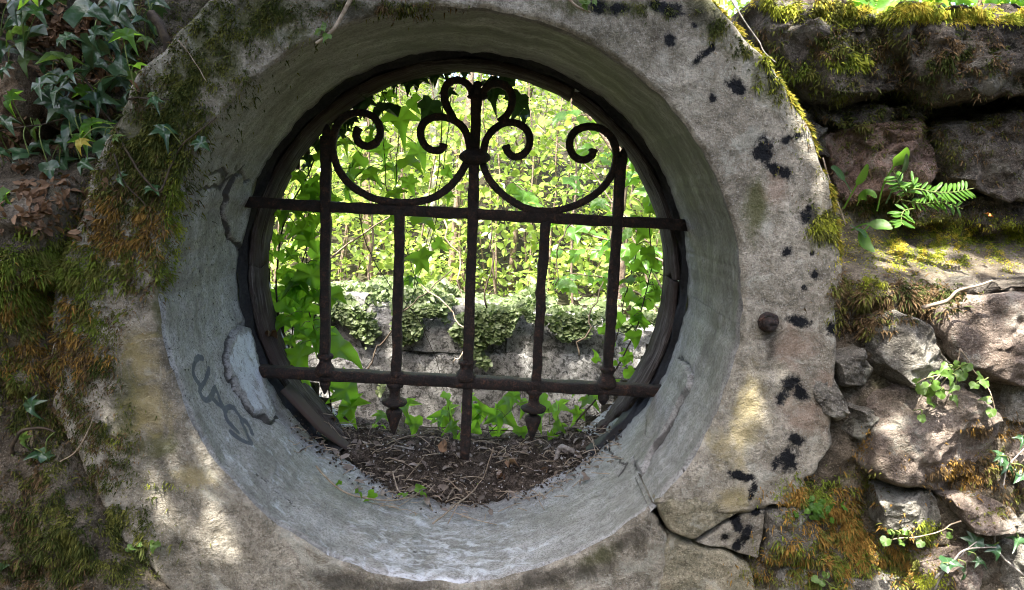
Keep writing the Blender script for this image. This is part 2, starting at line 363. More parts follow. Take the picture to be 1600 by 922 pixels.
# ring face: polar sheet, open where the broken blocks stand
nr, na = 56, 760
rr = np.linspace(0, 1, nr); aa = np.linspace(0, 1, na)
A, RR = np.meshgrid(aa, rr, indexing='ij'); A = A.ravel(); RR = RR.ravel()
th0 = R(-42.3) + R(16.5)*RR; th1 = R(360-44.0) - R(13)*sm(RR, .25, 1.)
th0v = th0 + .012*fbm(np.stack([RR*9, 0*RR, 0*RR], 1), 3, 11); th1v = th1 + .016*fbm(np.stack([RR*9, 0*RR+3, 0*RR], 1), 3, 12)
TH = th0v+(th1v-th0v)*A
tn = np.stack([np.cos(TH)*3, np.sin(TH)*3, 0*TH], 1)
rin = .5 + .0025*fbm(tn*5, 4, 5)
deg = np.degrees(TH)
rout = .672 + .010*fbm(tn*2.2, 5, 8) + .05*sm(-deg, -2, 26)*(deg < 20) + .012*sm(deg, 60, 110) - .05*sm(deg, 112, 132)*(1-sm(deg, 165, 185)) + .035*sm(deg, 183, 205)*(1+.4*fbm(tn*3, 4, 77))
rout = np.where(deg < 10, rout + .03*sm(-deg, 5, 35)*fbm(tn*6, 3, 9), rout)
rad = rin+(rout-rin)*RR
x = rad*np.cos(TH); z = rad*np.sin(TH)
p3 = np.stack([x, 0*x, z], 1)
y = .004*fbm(p3*7, 4, 21)+.0022*fbm(p3*40, 3, 22)
e = sm(RR, .95, 1.)*np.where((deg > 120) & (deg < 270), .004, .02) + sm(1-RR, .965, 1.)*.006
es = np.minimum(np.abs(A-0), np.abs(1-A))*(2*math.pi*.58); e = e+.012*(1-sm(es, 0, .010))
y = y+e*(1+.6*fbm(p3*25, 3, 23))
y += .02*sm(deg, 262, 300)*sm(RR, .3, 1.)        # the face leans back towards the bottom crack
at = dict(paint=blot(x, z, PAINT), ochre=blot(x, z, OCH), pink=blot(x, z, PINK), dark=blot(x, z, DARK), green=blot(x, z, GRN))
v = np.stack([x, y, z+ZC], 1)
# outer flank and crack flanks
ring_v = v.reshape(na, nr, 3)
fl = []
for k, (dy, dr) in enumerate(((.03, 1.004), (.09, 1.0), (.17, .995), (.26, .99))):
    q = ring_v[:, -1].copy(); q[:, 0] *= dr; q[:, 2] = ZC+(q[:, 2]-ZC)*dr; q[:, 1] = dy+.012*fbm(q*9, 3, 31+k); fl.append(q)
allv = np.concatenate([ring_v]+[q[:, None] for q in fl], 1); nv = allv.shape[1]
atx = {k: np.concatenate([a.reshape(na, nr), np.zeros((na, len(fl)))], 1).ravel() for k, a in at.items()}
atx['green'] = np.maximum(atx['green'].reshape(na, nv), np.concatenate([np.zeros((na, nr)), np.full((na, len(fl)), .8)], 1)).ravel()
fv = allv.reshape(-1, 3); ff = [gridf(na, nv)]
vv = [fv]; off = len(fv)
for idx in (0, na-1):
    a0 = allv[idx]; b0 = a0.copy(); b0[:, 1] += .14; vv.append(np.concatenate([a0, b0])); k = nv
    ff.append(np.array([[off+i, off+i+1, off+k+i+1, off+k+i] for i in range(k-1)])); off += 2*k
    for q in atx: atx[q] = np.concatenate([atx[q], np.full(2*k, .9 if q == 'dark' else 0.)])
ring = obj('ring_face', np.concatenate(vv), np.concatenate(ff), M['surround'], sur, atx)

# reveal: the deep round lining
YR = .387
na, ny = 900, 100
ang = np.linspace(0, 2*math.pi, na, endpoint=False); yy = np.linspace(0, 1, ny)
TH, T = np.meshgrid(ang, yy, indexing='ij'); TH = TH.ravel(); T = T.ravel()
tn = np.stack([np.cos(TH)*3, np.sin(TH)*3, 0*TH], 1)
rin = .5 + .0025*fbm(tn*5, 4, 5)
yv = .006 + T*(YR-.006) + T*.006*fbm(tn*6, 3, 40)
p3 = np.stack([np.cos(TH)*.5, yv, np.sin(TH)*.5], 1)
disp = .004*fbm(p3*6, 4, 41)+.0014*fbm(p3*38, 3, 42)
disp = disp*sm(T, 0, .08) + .008*sm(-T, -.05, 0.)
def cylpt(px, py): q = PC(px, py); return math.atan2(q[2]-ZC, q[0]), q[1]
WX = .008*fbm(p3*30, 4, 45, .6); WY = .008*fbm(p3*30+9, 4, 46, .6)
def sdist(poly, warp=1.):                               # distance from the sheet to a line drawn on it
    pts = np.array([cylpt(*q) for q in poly]); d = np.full(len(TH), 9.)
    wx = warp*WX; wy = warp*WY
    for (a0, y0), (a1, y1) in zip(pts[:-1], pts[1:]):
        da = (TH-a0+math.pi) % (2*math.pi)-math.pi; ex = ((a1-a0+math.pi) % (2*math.pi)-math.pi)*.5; ey = y1-y0
        ux = da*.5+wx; uy = yv-y0+wy; t = np.clip((ux*ex+uy*ey)/(ex*ex+ey*ey+1e-12), 0, 1)
        d = np.minimum(d, np.hypot(ux-t*ex, uy-t*ey))
    return d
G = [[(190,250),(165,243),(140,262),(122,300),(120,335),(135,372),(158,408),(182,432)], [(238,318),(232,350),(220,385),(200,415),(178,448),(176,475),(188,505),(210,525),(235,520),(258,490),(270,460),(282,440)],
     [(282,440),(295,475),(312,520),(326,560),(330,592)], [(250,508),(275,528),(300,552),(326,578)], [(424,732),(395,706),(362,668),(345,635),(338,604),(352,580),(375,568),(400,578),(425,608),(448,645)],
     [(382,732),(410,760),(455,790),(502,814),(508,800),(492,765),(470,715),(452,668),(458,652),(480,664),(500,698),(520,745)]]
paint = np.zeros(len(TH))
for g in G:
    d = sdist([(270+a/4.19, 500+b/4.19) for a, b in g], .12); paint = np.maximum(paint, 1-sm(d, .0028, .0088))
# raised plaster patches with cracked edges
def patch(poly):
    pts = np.array([cylpt(*q) for q in poly]); da = (TH-pts[0, 0]+math.pi) % (2*math.pi)-math.pi
    qx = ((pts[:, 0]-pts[0, 0]+math.pi) % (2*math.pi)-math.pi)*.5; qy = pts[:, 1]; ux = da*.5+WX; yq = yv+WY; ins = np.zeros(len(TH), bool); j = len(qx)-1
    for i in range(len(qx)):
        c = (qy[i] > yq) != (qy[j] > yq)
        xi = (qx[j]-qx[i])*(yq-qy[i])/(qy[j]-qy[i]+1e-12)+qx[i]; ins ^= c & (ux < xi); j = i
    return ins, sdist(list(poly)+[poly[0]])
P1 = [(362,515),(350,535),(348,560),(355,590),(372,618),(392,645),(420,662),(432,655),(420,620),(404,585),(395,540),(385,505)]
P2 = [(372,268),(352,300),(348,335),(352,362),(365,385),(385,395),(395,330),(392,290)]
P3 = [(1012,640),(1008,690),(985,715),(1000,740),(1030,690),(1060,640),(1082,600),(1083,570),(1060,560),(1040,600)]
dark = np.zeros(len(TH)); flake = np.zeros(len(TH))
for q, hgt, fk in ((P1, .009, .75), (P2, .006, .35), (P3, .008, .15)):
    ins, d = patch(q); disp = disp-np.where(ins, hgt*sm(d, 0, .007), 0)+.006*(1-sm(d, 0, .005)); dark = np.maximum(dark, (1-sm(d*(1+.8*fbm(p3*18, 3, 47)), .0015, .0065))*np.clip(.75+.9*fbm(p3*12, 3, 48), 0, .95)); flake = np.maximum(flake, ins*fk*sm(d, .004, .02))
for q, wd in (([(330,272),(345,268),(357,272),(350,290),(335,298),(310,300)], .006), ([(340,300),(352,285),(370,270),(380,262)], .004), ([(1040,775),(1058,752),(1066,730)], .003), ([(945,700),(975,725),(965,740)], .004), ([(400,740),(440,775),(470,800)], .0015)):
    d = sdist(q); dark = np.maximum(dark, (1-sm(d, wd*.3, wd*1.6))*.9); disp += .004*(1-sm(d, 0, wd))
dark = np.maximum(dark, .75*(1-sm(sdist([(345,272),(352,278),(350,288)]), .004, .016)))
dg = np.degrees(TH) % 360
flake = np.maximum(flake, .64*np.exp(-((dg-270)/34)**2)*(1-.5*T)); flake = np.maximum(flake, .38*np.exp(-((dg-225)/30)**2))
flake = np.maximum(flake, .55*(1-sm(T, .0, .05)))
algae_shade = .75*np.exp(-((dg-70)/85)**2)+.15*(dg < 40)+.22*np.exp(-((dg-335)/30)**2)  # real algae streaks; the broad darker top also has shade painted into it
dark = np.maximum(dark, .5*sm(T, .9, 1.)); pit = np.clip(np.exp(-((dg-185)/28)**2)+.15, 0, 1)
rv = rin+disp
v = np.stack([rv*np.cos(TH), yv, rv*np.sin(TH)+ZC], 1).reshape(na, ny, 3)
lip = v[:, -1].copy(); lx = np.stack([.56*np.cos(ang), np.full(na, YR+.005), .56*np.sin(ang)+ZC], 1)
v = np.concatenate([v, lx[:, None]], 1); ext = lambda a: np.concatenate([a.reshape(na, ny), a.reshape(na, ny)[:, -1:]], 1).ravel()
cyl = np.stack([TH*.5, yv, 0*TH], 1).reshape(na, ny, 3); cyl = np.concatenate([cyl, cyl[:, -1:]], 1).reshape(-1, 3)
obj('reveal', v.reshape(-1, 3), gridf(na, ny+1, True), M['reveal'], sur, dict(paint=ext(paint), flake=ext(flake), algae_shade=ext(algae_shade), dark=ext(dark), pit=ext(pit), cyl=cyl))
# back half of the opening, behind the timber
ang2 = np.linspace(0, 2*math.pi, 240, endpoint=False); yb = np.linspace(.38, .64, 16)
TH2, YB = np.meshgrid(ang2, yb, indexing='ij'); TH2 = TH2.ravel(); YB = YB.ravel()
p3 = np.stack([np.cos(TH2), YB*2, np.sin(TH2)], 1); rb = .515+.006*fbm(p3*5, 4, 50)
o = obj('back_reveal', np.stack([rb*np.cos(TH2), YB, rb*np.sin(TH2)+ZC], 1), gridf(240, 16, True), M['reveal'], sur, dict(cyl=np.stack([TH2*.5, YB, 0*TH2], 1), flake=np.full(len(TH2), .3), algae_shade=np.full(len(TH2), .2)))

# ------------------------------------------------------------------ stones
def pillow(poly, Y, h, seed, mat, thick=.16, n=110, rings=26, rough=.012, edge=.16, flat=.88, grow=1.0, facet=1.25):
    pts = np.array([P(a, b, Y) for a, b in poly])[:, [0, 2]]
    if len(pts) < 3: return
    cl = np.vstack([pts, pts[:1]]); seg = np.hypot(*np.diff(cl, axis=0).T); cum = np.concatenate([[0], np.cumsum(seg)])
    t = np.linspace(0, cum[-1], n, endpoint=False); o = np.stack([np.interp(t, cum, cl[:, 0]), np.interp(t, cum, cl[:, 1])], 1)
    o = o.mean(0)+(o-o.mean(0))*grow
    for _ in range(2): o = .5*o+.25*(np.roll(o, 1, 0)+np.roll(o, -1, 0))
    c = o.mean(0); size = math.sqrt(abs(.5*np.sum(o[:, 0]*np.roll(o[:, 1], -1)-np.roll(o[:, 0], -1)*o[:, 1])))
    sg = np.concatenate([[1.0, 1.0], np.linspace(1, 0.03, rings)])
    V = []
    for i, s_ in enumerate(sg):
        q = c+(o-c)*(s_ if i > 1 else (1.0 if i else .93))
        prof = (1-max(0, (s_-flat)/(1-flat))**2.2) if i > 1 else 0
        yv_ = Y - h*prof if i > 1 else (Y+.02 if i else Y+thick)
        V.append(np.stack([q[:, 0], np.full(n, yv_), q[:, 1]], 1))
    V = np.concatenate(V); q = V.copy(); q[:, 1] = q[:, 1]*1.0
    d1 = fbm(q/size*2.0+seed*5.1, 4, seed); d2 = fbm(q*28+seed, 3, seed+5); fr = sm(-V[:, 1], -(Y+.03), -(Y-.001))
    d3 = 1-np.abs(fbm(q/size*3.2+seed*2.7, 3, seed+21))*1.6; d4 = fbm(q*70+seed, 2, seed+8)
    rs = np.random.default_rng(seed+77); uu = (V[:, [0, 2]]-c)/size; fac = np.min([rs.uniform(.75, 1.15)+uu@rs.normal(0, .55, 2) for _ in range(5)], axis=0); V[:, 1] -= h*np.clip(fac-.7, -.55, .5)*fr*facet
    V[:, 1] -= (d1*h*edge+d3*h*.09+d2*rough*.6+d4*rough*.22)*fr
    V[:, 0] += fbm(q*22+7+seed, 3, seed+9)*rough*.6; V[:, 2] += fbm(q*22+31+seed, 3, seed+13)*rough*.6
    k = len(sg); F = [(i*n+j, i*n+(j+1) % n, (i+1)*n+(j+1) % n, (i+1)*n+j) for i in range(k-1) for j in range(n)]
    F.append(tuple(range((k-1)*n, k*n)))
    return V, F
def stone(name, poly, Y, h, seed, mat, parent, masks=False, **kw):
    V, F = pillow(poly, Y, h, seed, mat, **kw); V[:, 2] += 0
    at = {}
    if masks:
        x, z = V[:, 0], V[:, 2]-ZC; at = dict(paint=blot(x, z, PAINT), ochre=blot(x, z, OCH), dark=blot(x, z, DARK), pink=blot(x, z, PINK))
    return obj(name, V, F, M[mat], parent, at)
# broken blocks of the ring, low on the right
stone('broken_block', [(1022,786),(1040,772),(1110,768),(1178,760),(1172,787),(1125,812),(1078,841),(1042,826)], .012, .014, 3, 'block', sur, True, flat=.9, edge=.3, rough=.006, facet=.2)
stone('broken_block', [(1082,846),(1128,816),(1172,793),(1196,790),(1190,830),(1182,872),(1130,853)], .02, .012, 4, 'surround', sur, True, flat=.9, edge=.3, rough=.006, facet=.2)
stone('broken_block', [(990,890),(1046,832),(1078,848),(1130,858),(1172,880),(1182,930),(1180,1000),(940,1000)], .022, .014, 5, 'block', sur, True, flat=.92, edge=.3, rough=.006, facet=.2)

# ------------------------------------------------------------------ rubble wall
wall = thing('rubble_wall', 'mossy rubble stone garden wall with the round opening and a mossy ledge', 'wall')
def ztop(x): return ZC + np.where(x > .3, .535, .535+.24*sm(-x, -.35, -.1)) + .018*fbm(np.stack([x*3, 0*x, 0*x], 1), 3, 60)
def yfront(x, z):                              # z measured from the opening's centre
    right = x > 0
    lz = .045 + .012*vn(np.stack([x*4, 0*x, 0*x], 1), 61)             # ledge front edge
    yr = .026 + .24*sm(z, lz, lz+.125) + .025*sm(z, .2, .5)
    yl = .022 - .018*sm(-z, .05, .15) - .075*np.exp(-((z-.05)/.13)**2) + .16*sm(z, .14, .30) - .045*np.exp(-((x+.55)/.2)**2-((z+.42)/.12)**2)
    y = np.where(right, yr, yl)
    p = np.stack([x, 0*x, z], 1); return y - .022*fbm(p*5, 4, 62) - .012*fbm(p*24, 4, 63, .6) - .010*(1-2*np.abs(fbm(p*11, 3, 64)))
nx, nz = 420, 300
xs = np.linspace(-2.6, 2.8, nx); tz = np.linspace(0, 1, nz)
xd = np.sign(np.linspace(-1, 1, nx))*np.abs(np.linspace(-1, 1, nx))**1.25; xs = .1+xd*2.7
Xg, Tg = np.meshgrid(xs, tz, indexing='ij'); Zt = ztop(xs)[:, None]*np.ones((1, nz)); Zg = -.1+(Zt+.1)*Tg**.8
Xf, Zf = Xg.ravel(), Zg.ravel()
Yf = yfront(Xf, Zf-ZC); _rc = np.hypot(Xf, Zf-ZC); _an = np.degrees(np.arctan2(Zf-ZC, Xf)) % 360; _ro = .70-.05*sm(_an, 112, 132)*(1-sm(_an, 165, 185))+.02*sm(_an, 183, 205); Yf = np.where(_rc < _ro+.03, np.maximum(Yf, .05*(1-sm(_rc, _ro-.01, _ro+.03))+Yf*sm(_rc, _ro-.01, _ro+.03)), Yf); Yf += .03*sm(Zf-Zt.ravel(), -.05, 0)
F = gridf(nx, nz); rc = np.hypot(Xf, Zf-ZC)
keep = ~(rc[F] < .585).all(1)
# top cap and back
front_top = np.stack([xs, Yf.reshape(nx, nz)[:, -1], ztop(xs)], 1)
caps = [front_top]
for k, (t, dz) in enumerate(((.3, .02), (.6, .03), (.85, .015), (1., -.02))):
    q = front_top.copy(); q[:, 1] = front_top[:, 1]*(1-t)+.66*t; q[:, 2] += dz+.02*fbm(q*6, 3, 70+k); caps.append(q)
cv = np.stack(caps, 1); cf = gridf(nx, len(caps))
bz = np.linspace(0, 1, 60); back = np.stack([np.repeat(xs, 60), np.full(nx*60, .63), (cv[:, -1, 2][:, None]*(1-bz)+(-.1)*bz).ravel()], 1)
back[:, 1] += .02*fbm(back*5, 3, 77); bf = gridf(nx, 60); rb_ = np.hypot(back[:, 0], back[:, 2]-ZC)
bk = ~(rb_[bf] < .52).all(1)
n1 = len(Xf); n2 = nx*len(caps)
earth = obj('earth_core', np.concatenate([np.stack([Xf, Yf, Zf], 1), cv.reshape(-1, 3), back]), np.concatenate([F[keep], cf+n1, bf[bk]+n1+n2]), M['core'], wall)
ST = [
 ([(1300,560),(1340,540),(1362,575),(1350,600),(1312,596)], .045, .03, 'granite2'),
 ([(1400,600),(1455,595),(1500,585),(1545,598),(1510,606),(1440,604)], .06, .03, 'granite2'),
 ([(1545,655),(1600,655),(1660,660),(1660,695),(1590,690),(1550,700)], .06, .035, 'granite'),
 ([(1470,752),(1510,735),(1545,705),(1575,745),(1580,790),(1530,760)], .06, .03, 'granite2'),
 ([(1580,795),(1660,785),(1660,820),(1560,828)], .05, .04, 'granite2'),
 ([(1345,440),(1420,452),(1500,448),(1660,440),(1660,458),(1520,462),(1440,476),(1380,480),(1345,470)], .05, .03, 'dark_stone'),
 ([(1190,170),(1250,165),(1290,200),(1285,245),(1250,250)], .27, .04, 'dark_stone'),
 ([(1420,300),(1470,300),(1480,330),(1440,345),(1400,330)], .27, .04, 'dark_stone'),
 ([(90,120),(150,130),(170,180),(130,215),(85,190)], .17, .05, 'brown_rock'),
 ([(1342,505),(1380,482),(1430,512),(1466,568),(1452,592),(1400,598),(1362,566)], .05, .055, 'granite2'),
 ([(1450,478),(1520,462),(1660,452),(1660,585),(1560,592),(1505,576),(1470,545)], .05, .065, 'granite'),
 ([(1264,592),(1298,590),(1316,618),(1318,648),(1298,660),(1276,640),(1262,612)], .03, .03, 'granite2'),
 ([(1320,632),(1348,630),(1356,655),(1344,680),(1312,668)], .055, .04, 'granite2'),
 ([(1360,612),(1420,597),(1500,602),(1544,650),(1540,690),(1502,728),(1452,756),(1384,742),(1347,722),(1350,660)], .04, .07, 'granite'),
 ([(1560,602),(1660,590),(1660,655),(1556,652)], .05, .05, 'granite2'),
 ([(1366,764),(1420,766),(1462,780),(1470,812),(1422,836),(1372,818)], .04, .045, 'granite2'),
 ([(1466,772),(1520,756),(1574,796),(1560,814),(1500,810)], .035, .05, 'granite'),
 ([(1196,796),(1230,782),(1264,802),(1270,850),(1236,876),(1188,872)], .04, .03, 'granite2'),
 ([(1546,712),(1584,692),(1660,700),(1660,780),(1584,786)], .06, .045, 'granite'),
 ([(1420,862),(1500,842),(1522,880),(1486,932),(1424,914)], .05, .045, 'granite'),
 ([(1186,884),(1256,882),(1272,960),(1184,970)], .05, .035, 'granite2'),
 ([(1545,832),(1660,822),(1660,930),(1562,944)], .055, .045, 'granite2'),
 ([(1300,905),(1400,892),(1414,965),(1296,975)], .06, .04, 'granite2'),
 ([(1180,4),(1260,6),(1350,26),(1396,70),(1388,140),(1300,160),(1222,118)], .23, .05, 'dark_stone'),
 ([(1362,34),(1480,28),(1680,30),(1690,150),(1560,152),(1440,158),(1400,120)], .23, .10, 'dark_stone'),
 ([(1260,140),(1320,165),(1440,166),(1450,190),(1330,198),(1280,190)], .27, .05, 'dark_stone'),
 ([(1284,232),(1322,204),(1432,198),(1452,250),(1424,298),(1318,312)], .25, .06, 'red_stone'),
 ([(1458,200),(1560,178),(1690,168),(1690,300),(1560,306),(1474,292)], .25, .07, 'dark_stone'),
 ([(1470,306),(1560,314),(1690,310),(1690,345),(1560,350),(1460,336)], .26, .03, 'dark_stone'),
 ([(-60,118),(10,104),(62,110),(80,160),(74,222),(34,250),(-60,252)], .16, .07, 'brown_rock'),
 ([(-60,268),(30,266),(56,300),(30,335),(-60,330)], .12, .06, 'brown_rock'),
 ([(80,430),(10,450),(-60,440),(-60,395),(30,385)], .0, .04, 'brown_rock')]
for i, (poly, Yp, h, mt) in enumerate(ST): stone('stone', poly, Yp-.012, h*.85, 20+i*3, mt, wall, grow=1.09, **(dict(rough=.026, edge=.3) if mt in ('dark_stone', 'red_stone') else dict(rough=.015)))

def course(x0, x1, y0, y1, Y, h, mats, seed):     # a course of rough stones carried on past the picture's edge
    rs = random.Random(seed); a = x0
    while a < x1:
        wd = rs.uniform(.8, 1.7)*(y1-y0); b = min(a+wd, x1+40); j = lambda: rs.uniform(-7, 7)
        stone('stone', [(a+6+j(), y0+8+j()), ((a+b)/2, y0+2+j()), (b-8+j(), y0+6+j()), (b-2, (y0+y1)/2+j()), (b-10+j(), y1-6+j()), ((a+b)/2+j(), y1-1), (a+8+j(), y1-8+j()), (a+2, (y0+y1)/2+j())], Y, h, int(seed*31+a) % 9000+400, rs.choice(mats), wall, n=44, rings=11, grow=1.05); a = b
for k, (y0, y1) in enumerate(((455, 590), (592, 690), (690, 790), (790, 900))): course(1668, 2250, y0, y1, .035, .05, ('granite', 'granite2'), 50+k)
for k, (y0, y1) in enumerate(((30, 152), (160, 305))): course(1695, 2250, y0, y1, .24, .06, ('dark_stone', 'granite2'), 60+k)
for k, (y0, y1) in enumerate(((975, 1080), (1080, 1200))): course(1180, 2250, y0, y1, .035, .05, ('granite', 'granite2'), 70+k); course(-620, 250, y0, y1, .03, .05, ('granite2', 'brown_rock'), 75+k)
for k, (y0, y1) in enumerate(((-80, 60), (60, 200), (200, 330), (480, 600), (600, 740), (740, 860), (860, 975))): course(-620, -90, y0, y1, .12 if k < 3 else .02, .05, ('granite2', 'brown_rock'), 80+k)
# ------------------------------------------------------------------ timber ring frame
fr = thing('timber_ring_frame', 'rotted dark wooden ring frame lining the back of the round opening', 'window frame')
def arc(name, a0, a1, r0, r1, y0, y1, parent, n=60, seed=0, taper=0):
    a = np.linspace(R(a0), R(a1), n); prof = [(r1, y0+.004), (r1-.004, y0), (r0+.012, y0-.002), (r0+.004, y0+.002), (r0, y0+.012), (r0, y0+.035), (r0-.003, y0+.04), (r0-.003, y1), (r1, y1)]
    k = len(prof); pr = np.array(prof); rr_ = np.tile(pr[:, 0], n); yy_ = np.tile(pr[:, 1], n); A_ = np.repeat(a, k)
    p = np.stack([np.cos(A_)*3, yy_*10, np.sin(A_)*3], 1); rr_ = rr_+.0022*fbm(p*4, 4, 80+seed); yy_ = yy_+.0035*fbm(p*5, 3, 90+seed)
    en = np.minimum(np.arange(n), n-1-np.arange(n)); tp = np.repeat(sm(en, -1, 5), k)
    A_ = A_ + (1-tp)*.03*fbm(p*9+np.repeat(en, k)[:, None]*.0, 3, 99+seed)
    tt_ = np.repeat(np.linspace(0, 1, n), k); cut = np.where(taper > 0, sm(tt_, .72, 1.), np.where(taper < 0, 1-sm(tt_, 0, .28), 0)); cut = np.clip(cut*(1+.5*fbm(p*7, 3, 140+seed)), 0, .97); rr_ = rr_+(r1-rr_)*cut; yy_ = yy_+(y1-yy_)*cut*.55
    f = [(i*k+j, (i+1)*k+j, (i+1)*k+(j+1) % k, i*k+(j+1) % k) for i in range(n-1) for j in range(k)]+[tuple(range(k)), tuple(range((n-1)*k, n*k))[::-1]]
    return obj(name, np.stack([rr_*np.cos(A_), yy_, rr_*np.sin(A_)+ZC], 1), f, M['wood'], parent, dict(cyl=np.stack([A_*.5, yy_, rr_], 1)))
for i, (a0, a1) in enumerate(((-47, 3), (3.4, 62), (62.4, 121), (121.4, 178), (178.4, 239))):
    arc('curved_board', a0, a1, .473, .489, .410, .505, fr, 60, i, -1 if i == 0 else (1 if i == 4 else 0))
an = np.linspace(R(-52), R(236), 300); sec = [(.503, .384), (.498, .394), (.492, .399), (.488, .402), (.486, .425), (.51, .43)]; k = len(sec)
v = np.array([((r_+.0022*math.sin(31*a+3*i)+.002*math.sin(13*a))*math.cos(a), y_+.002*math.sin(23*a+i), (r_+.0022*math.sin(31*a+3*i)+.002*math.sin(13*a))*math.sin(a)+ZC) for a in an for i, (r_, y_) in enumerate(sec)])
obj('black_band', v, [(i*k+j, (i+1)*k+j, (i+1)*k+j+1, i*k+j+1) for i in range(len(an)-1) for j in range(k-1)], M['band_black'], fr)  # black band closing the gap between reveal and timber
# flat broken lower end of the frame
v, f = tube([PC(440, 610, .47)+[0, .03, 0], PC(500, 672, .462)+[0, .02, 0], P(545, 700, .44), P(572, 716, .43)], [.9, .9, .7, .12], sq=(.005, .028), jit=.001)
obj('broken_end', v, f, M['wood'], fr)

# ------------------------------------------------------------------ iron grille
YG = .355
gr = thing('iron_grille', 'rusty wrought iron grille with scrolls and spear points across the round opening', 'grille')
def gp(a, b): return P(a, b, YG)
K = (YG-CAM[1])/FPX                              # metres per photo pixel on the grille
def bar(name, a, b, wpx, dep, k=24, ext=0., Yo=0.):
    p0, p1 = gp(*a), gp(*b); d = (p1-p0)/np.linalg.norm(p1-p0); p0 = p0-d*ext; p1 = p1+d*ext
    t = np.linspace(0, 1, k)[:, None]; pts = p0+(p1-p0)*t; pts[:, 1] += Yo
    q = np.stack([t[:, 0]*9+p0[0]*7, 0*t[:, 0], 0*t[:, 0]+p0[2]*9], 1); pts[:, 0] += .0014*fbm(q, 3, 3); pts[:, 2] += .0014*fbm(q+5, 3, 4)
    v, f = tube(pts, 1+.10*fbm(q*6, 3, 6), sq=(wpx*K/2, dep/2), jit=.0006); return obj(name, v, f, M['iron'], gr)
bar('horizontal_bar', (392,316.5), (1066,351.5), 17, .022, 40, .012, .004)
bar('horizontal_bar', (404,581), (1032,612), 18, .034, 40, .012, .004)
bar('upright_bar', (509,212), (508,596), 15, .02)
bar('upright_bar', (625,328), (619,592), 15, .02)
bar('upright_bar', (745,140), (727,716), 16, .021, 34)
bar('upright_bar', (852,345), (837,604), 15, .02)
bar('upright_bar', (971,246), (947,612), 16, .02)
def turned(name, px, py, prof, n=16, parent=None):
    c = gp(px, py); v, f = lathe([(r_*K, c[2]-dz*K) for r_, dz in prof], c[0], c[1], n)
    v += rng.normal(0, .0004, v.shape); return obj(name, v, f, M['iron'], parent or gr)
for px, py in ((508, 575), (728, 585), (948, 595)):
    turned('collar', px, py, [(7, -24), (11, -23), (13, -20), (12, -17), (9.5, -14), (9.5, -9), (13, -4), (15.5, 1), (16.5, 6), (14, 10), (6, 11)])
for px, py in ((620, 586), (838, 600)):
    turned('collar', px, py, [(5, -8), (10, -6), (12, -2), (11, 2), (6, 4)])
for px, py in ((617, 602), (835, 612)):
    turned('spear_finial', px, py, [(6, -6), (14, -3), (13, 2), (9, 6), (8.5, 14), (10, 20), (20, 25), (21, 28), (18, 32), (8, 35), (7, 38), (12, 41), (13.5, 44), (12.5, 48), (4.5, 74), (1, 83)])
turned('point', 508, 598, [(9, -2), (8.5, 4), (1, 19)], 8); turned('point', 943, 616, [(9, -2), (9, 8), (6, 14), (2, 18)], 8)
turned('point', 511, 208, [(1, -14), (7, -4), (8, 4)], 8); turned('point', 973, 245, [(1, -14), (7, -4), (8, 4)], 8)
turned('top_knob', 746, 140, [(2, -13), (6, -11), (7, -6), (5, -3), (9, 0), (8, 8)], 10)
turned('band', 742, 245, [(9, -12), (16, -9), (22, -5), (25, -1), (24, 4), (17, 9), (9, 11)], 16)
def sc_(name, pts, ox, oy, wd=10, ends=(1, 1), Yo=0.):
    q = catmull([gp(ox+a/3.074, oy+b/3.074) for a, b in pts], 7); q[:, 1] += Yo
    k = len(q); rad = np.ones(k); rad[:3] = np.array([.75, 1.15, 1.2]); rad += .08*fbm(q*60, 3, 8)
    v, f = tube(q, rad, sq=(wd*K/2, .0075), jit=.0004); return obj(name, v, f, M['iron'], gr)
sc_('scroll', [(558,428),(545,452),(546,482),(566,508),(600,518),(636,502),(658,462),(652,412),(620,374),(570,357),(512,366),(462,402),(436,460),(430,525),(443,595),(477,660),(528,713),(590,752),(655,776),(760,788),(862,780),(932,755),(998,706),(1044,650),(1072,598)], 380, 60, 11)
sc_('scroll', [(965,505),(955,530),(922,540),(884,524),(858,486),(853,440),(872,402),(912,380),(962,378),(1012,394),(1052,424),(1075,466),(1086,515),(1087,550)], 380, 60, 11)
sc_('scroll', [(1092,292),(1098,268),(1090,238),(1066,212),(1030,200),(994,210),(970,240),(966,285),(980,330),(1004,372),(1018,398)], 380, 60, 11)
sc_('scroll', [(576,530),(565,565),(528,584),(490,572),(465,535),(462,490),(486,448),(532,426),(585,427),(634,448),(668,488),(684,545),(678,615),(642,690),(582,750),(502,796),(420,822),(330,830),(240,812),(162,766),(102,712),(62,652),(44,600)], 740, 60, 11)
sc_('scroll', [(155,512),(166,548),(202,570),(244,552),(268,512),(266,464),(240,425),(192,404),(142,410),(96,438),(64,480),(50,525),(44,560)], 740, 60, 11)
sc_('scroll', [(55,292),(46,270),(58,240),(92,220),(138,222),(172,248),(186,290),(178,336),(154,376),(122,402)], 740, 60, 11)

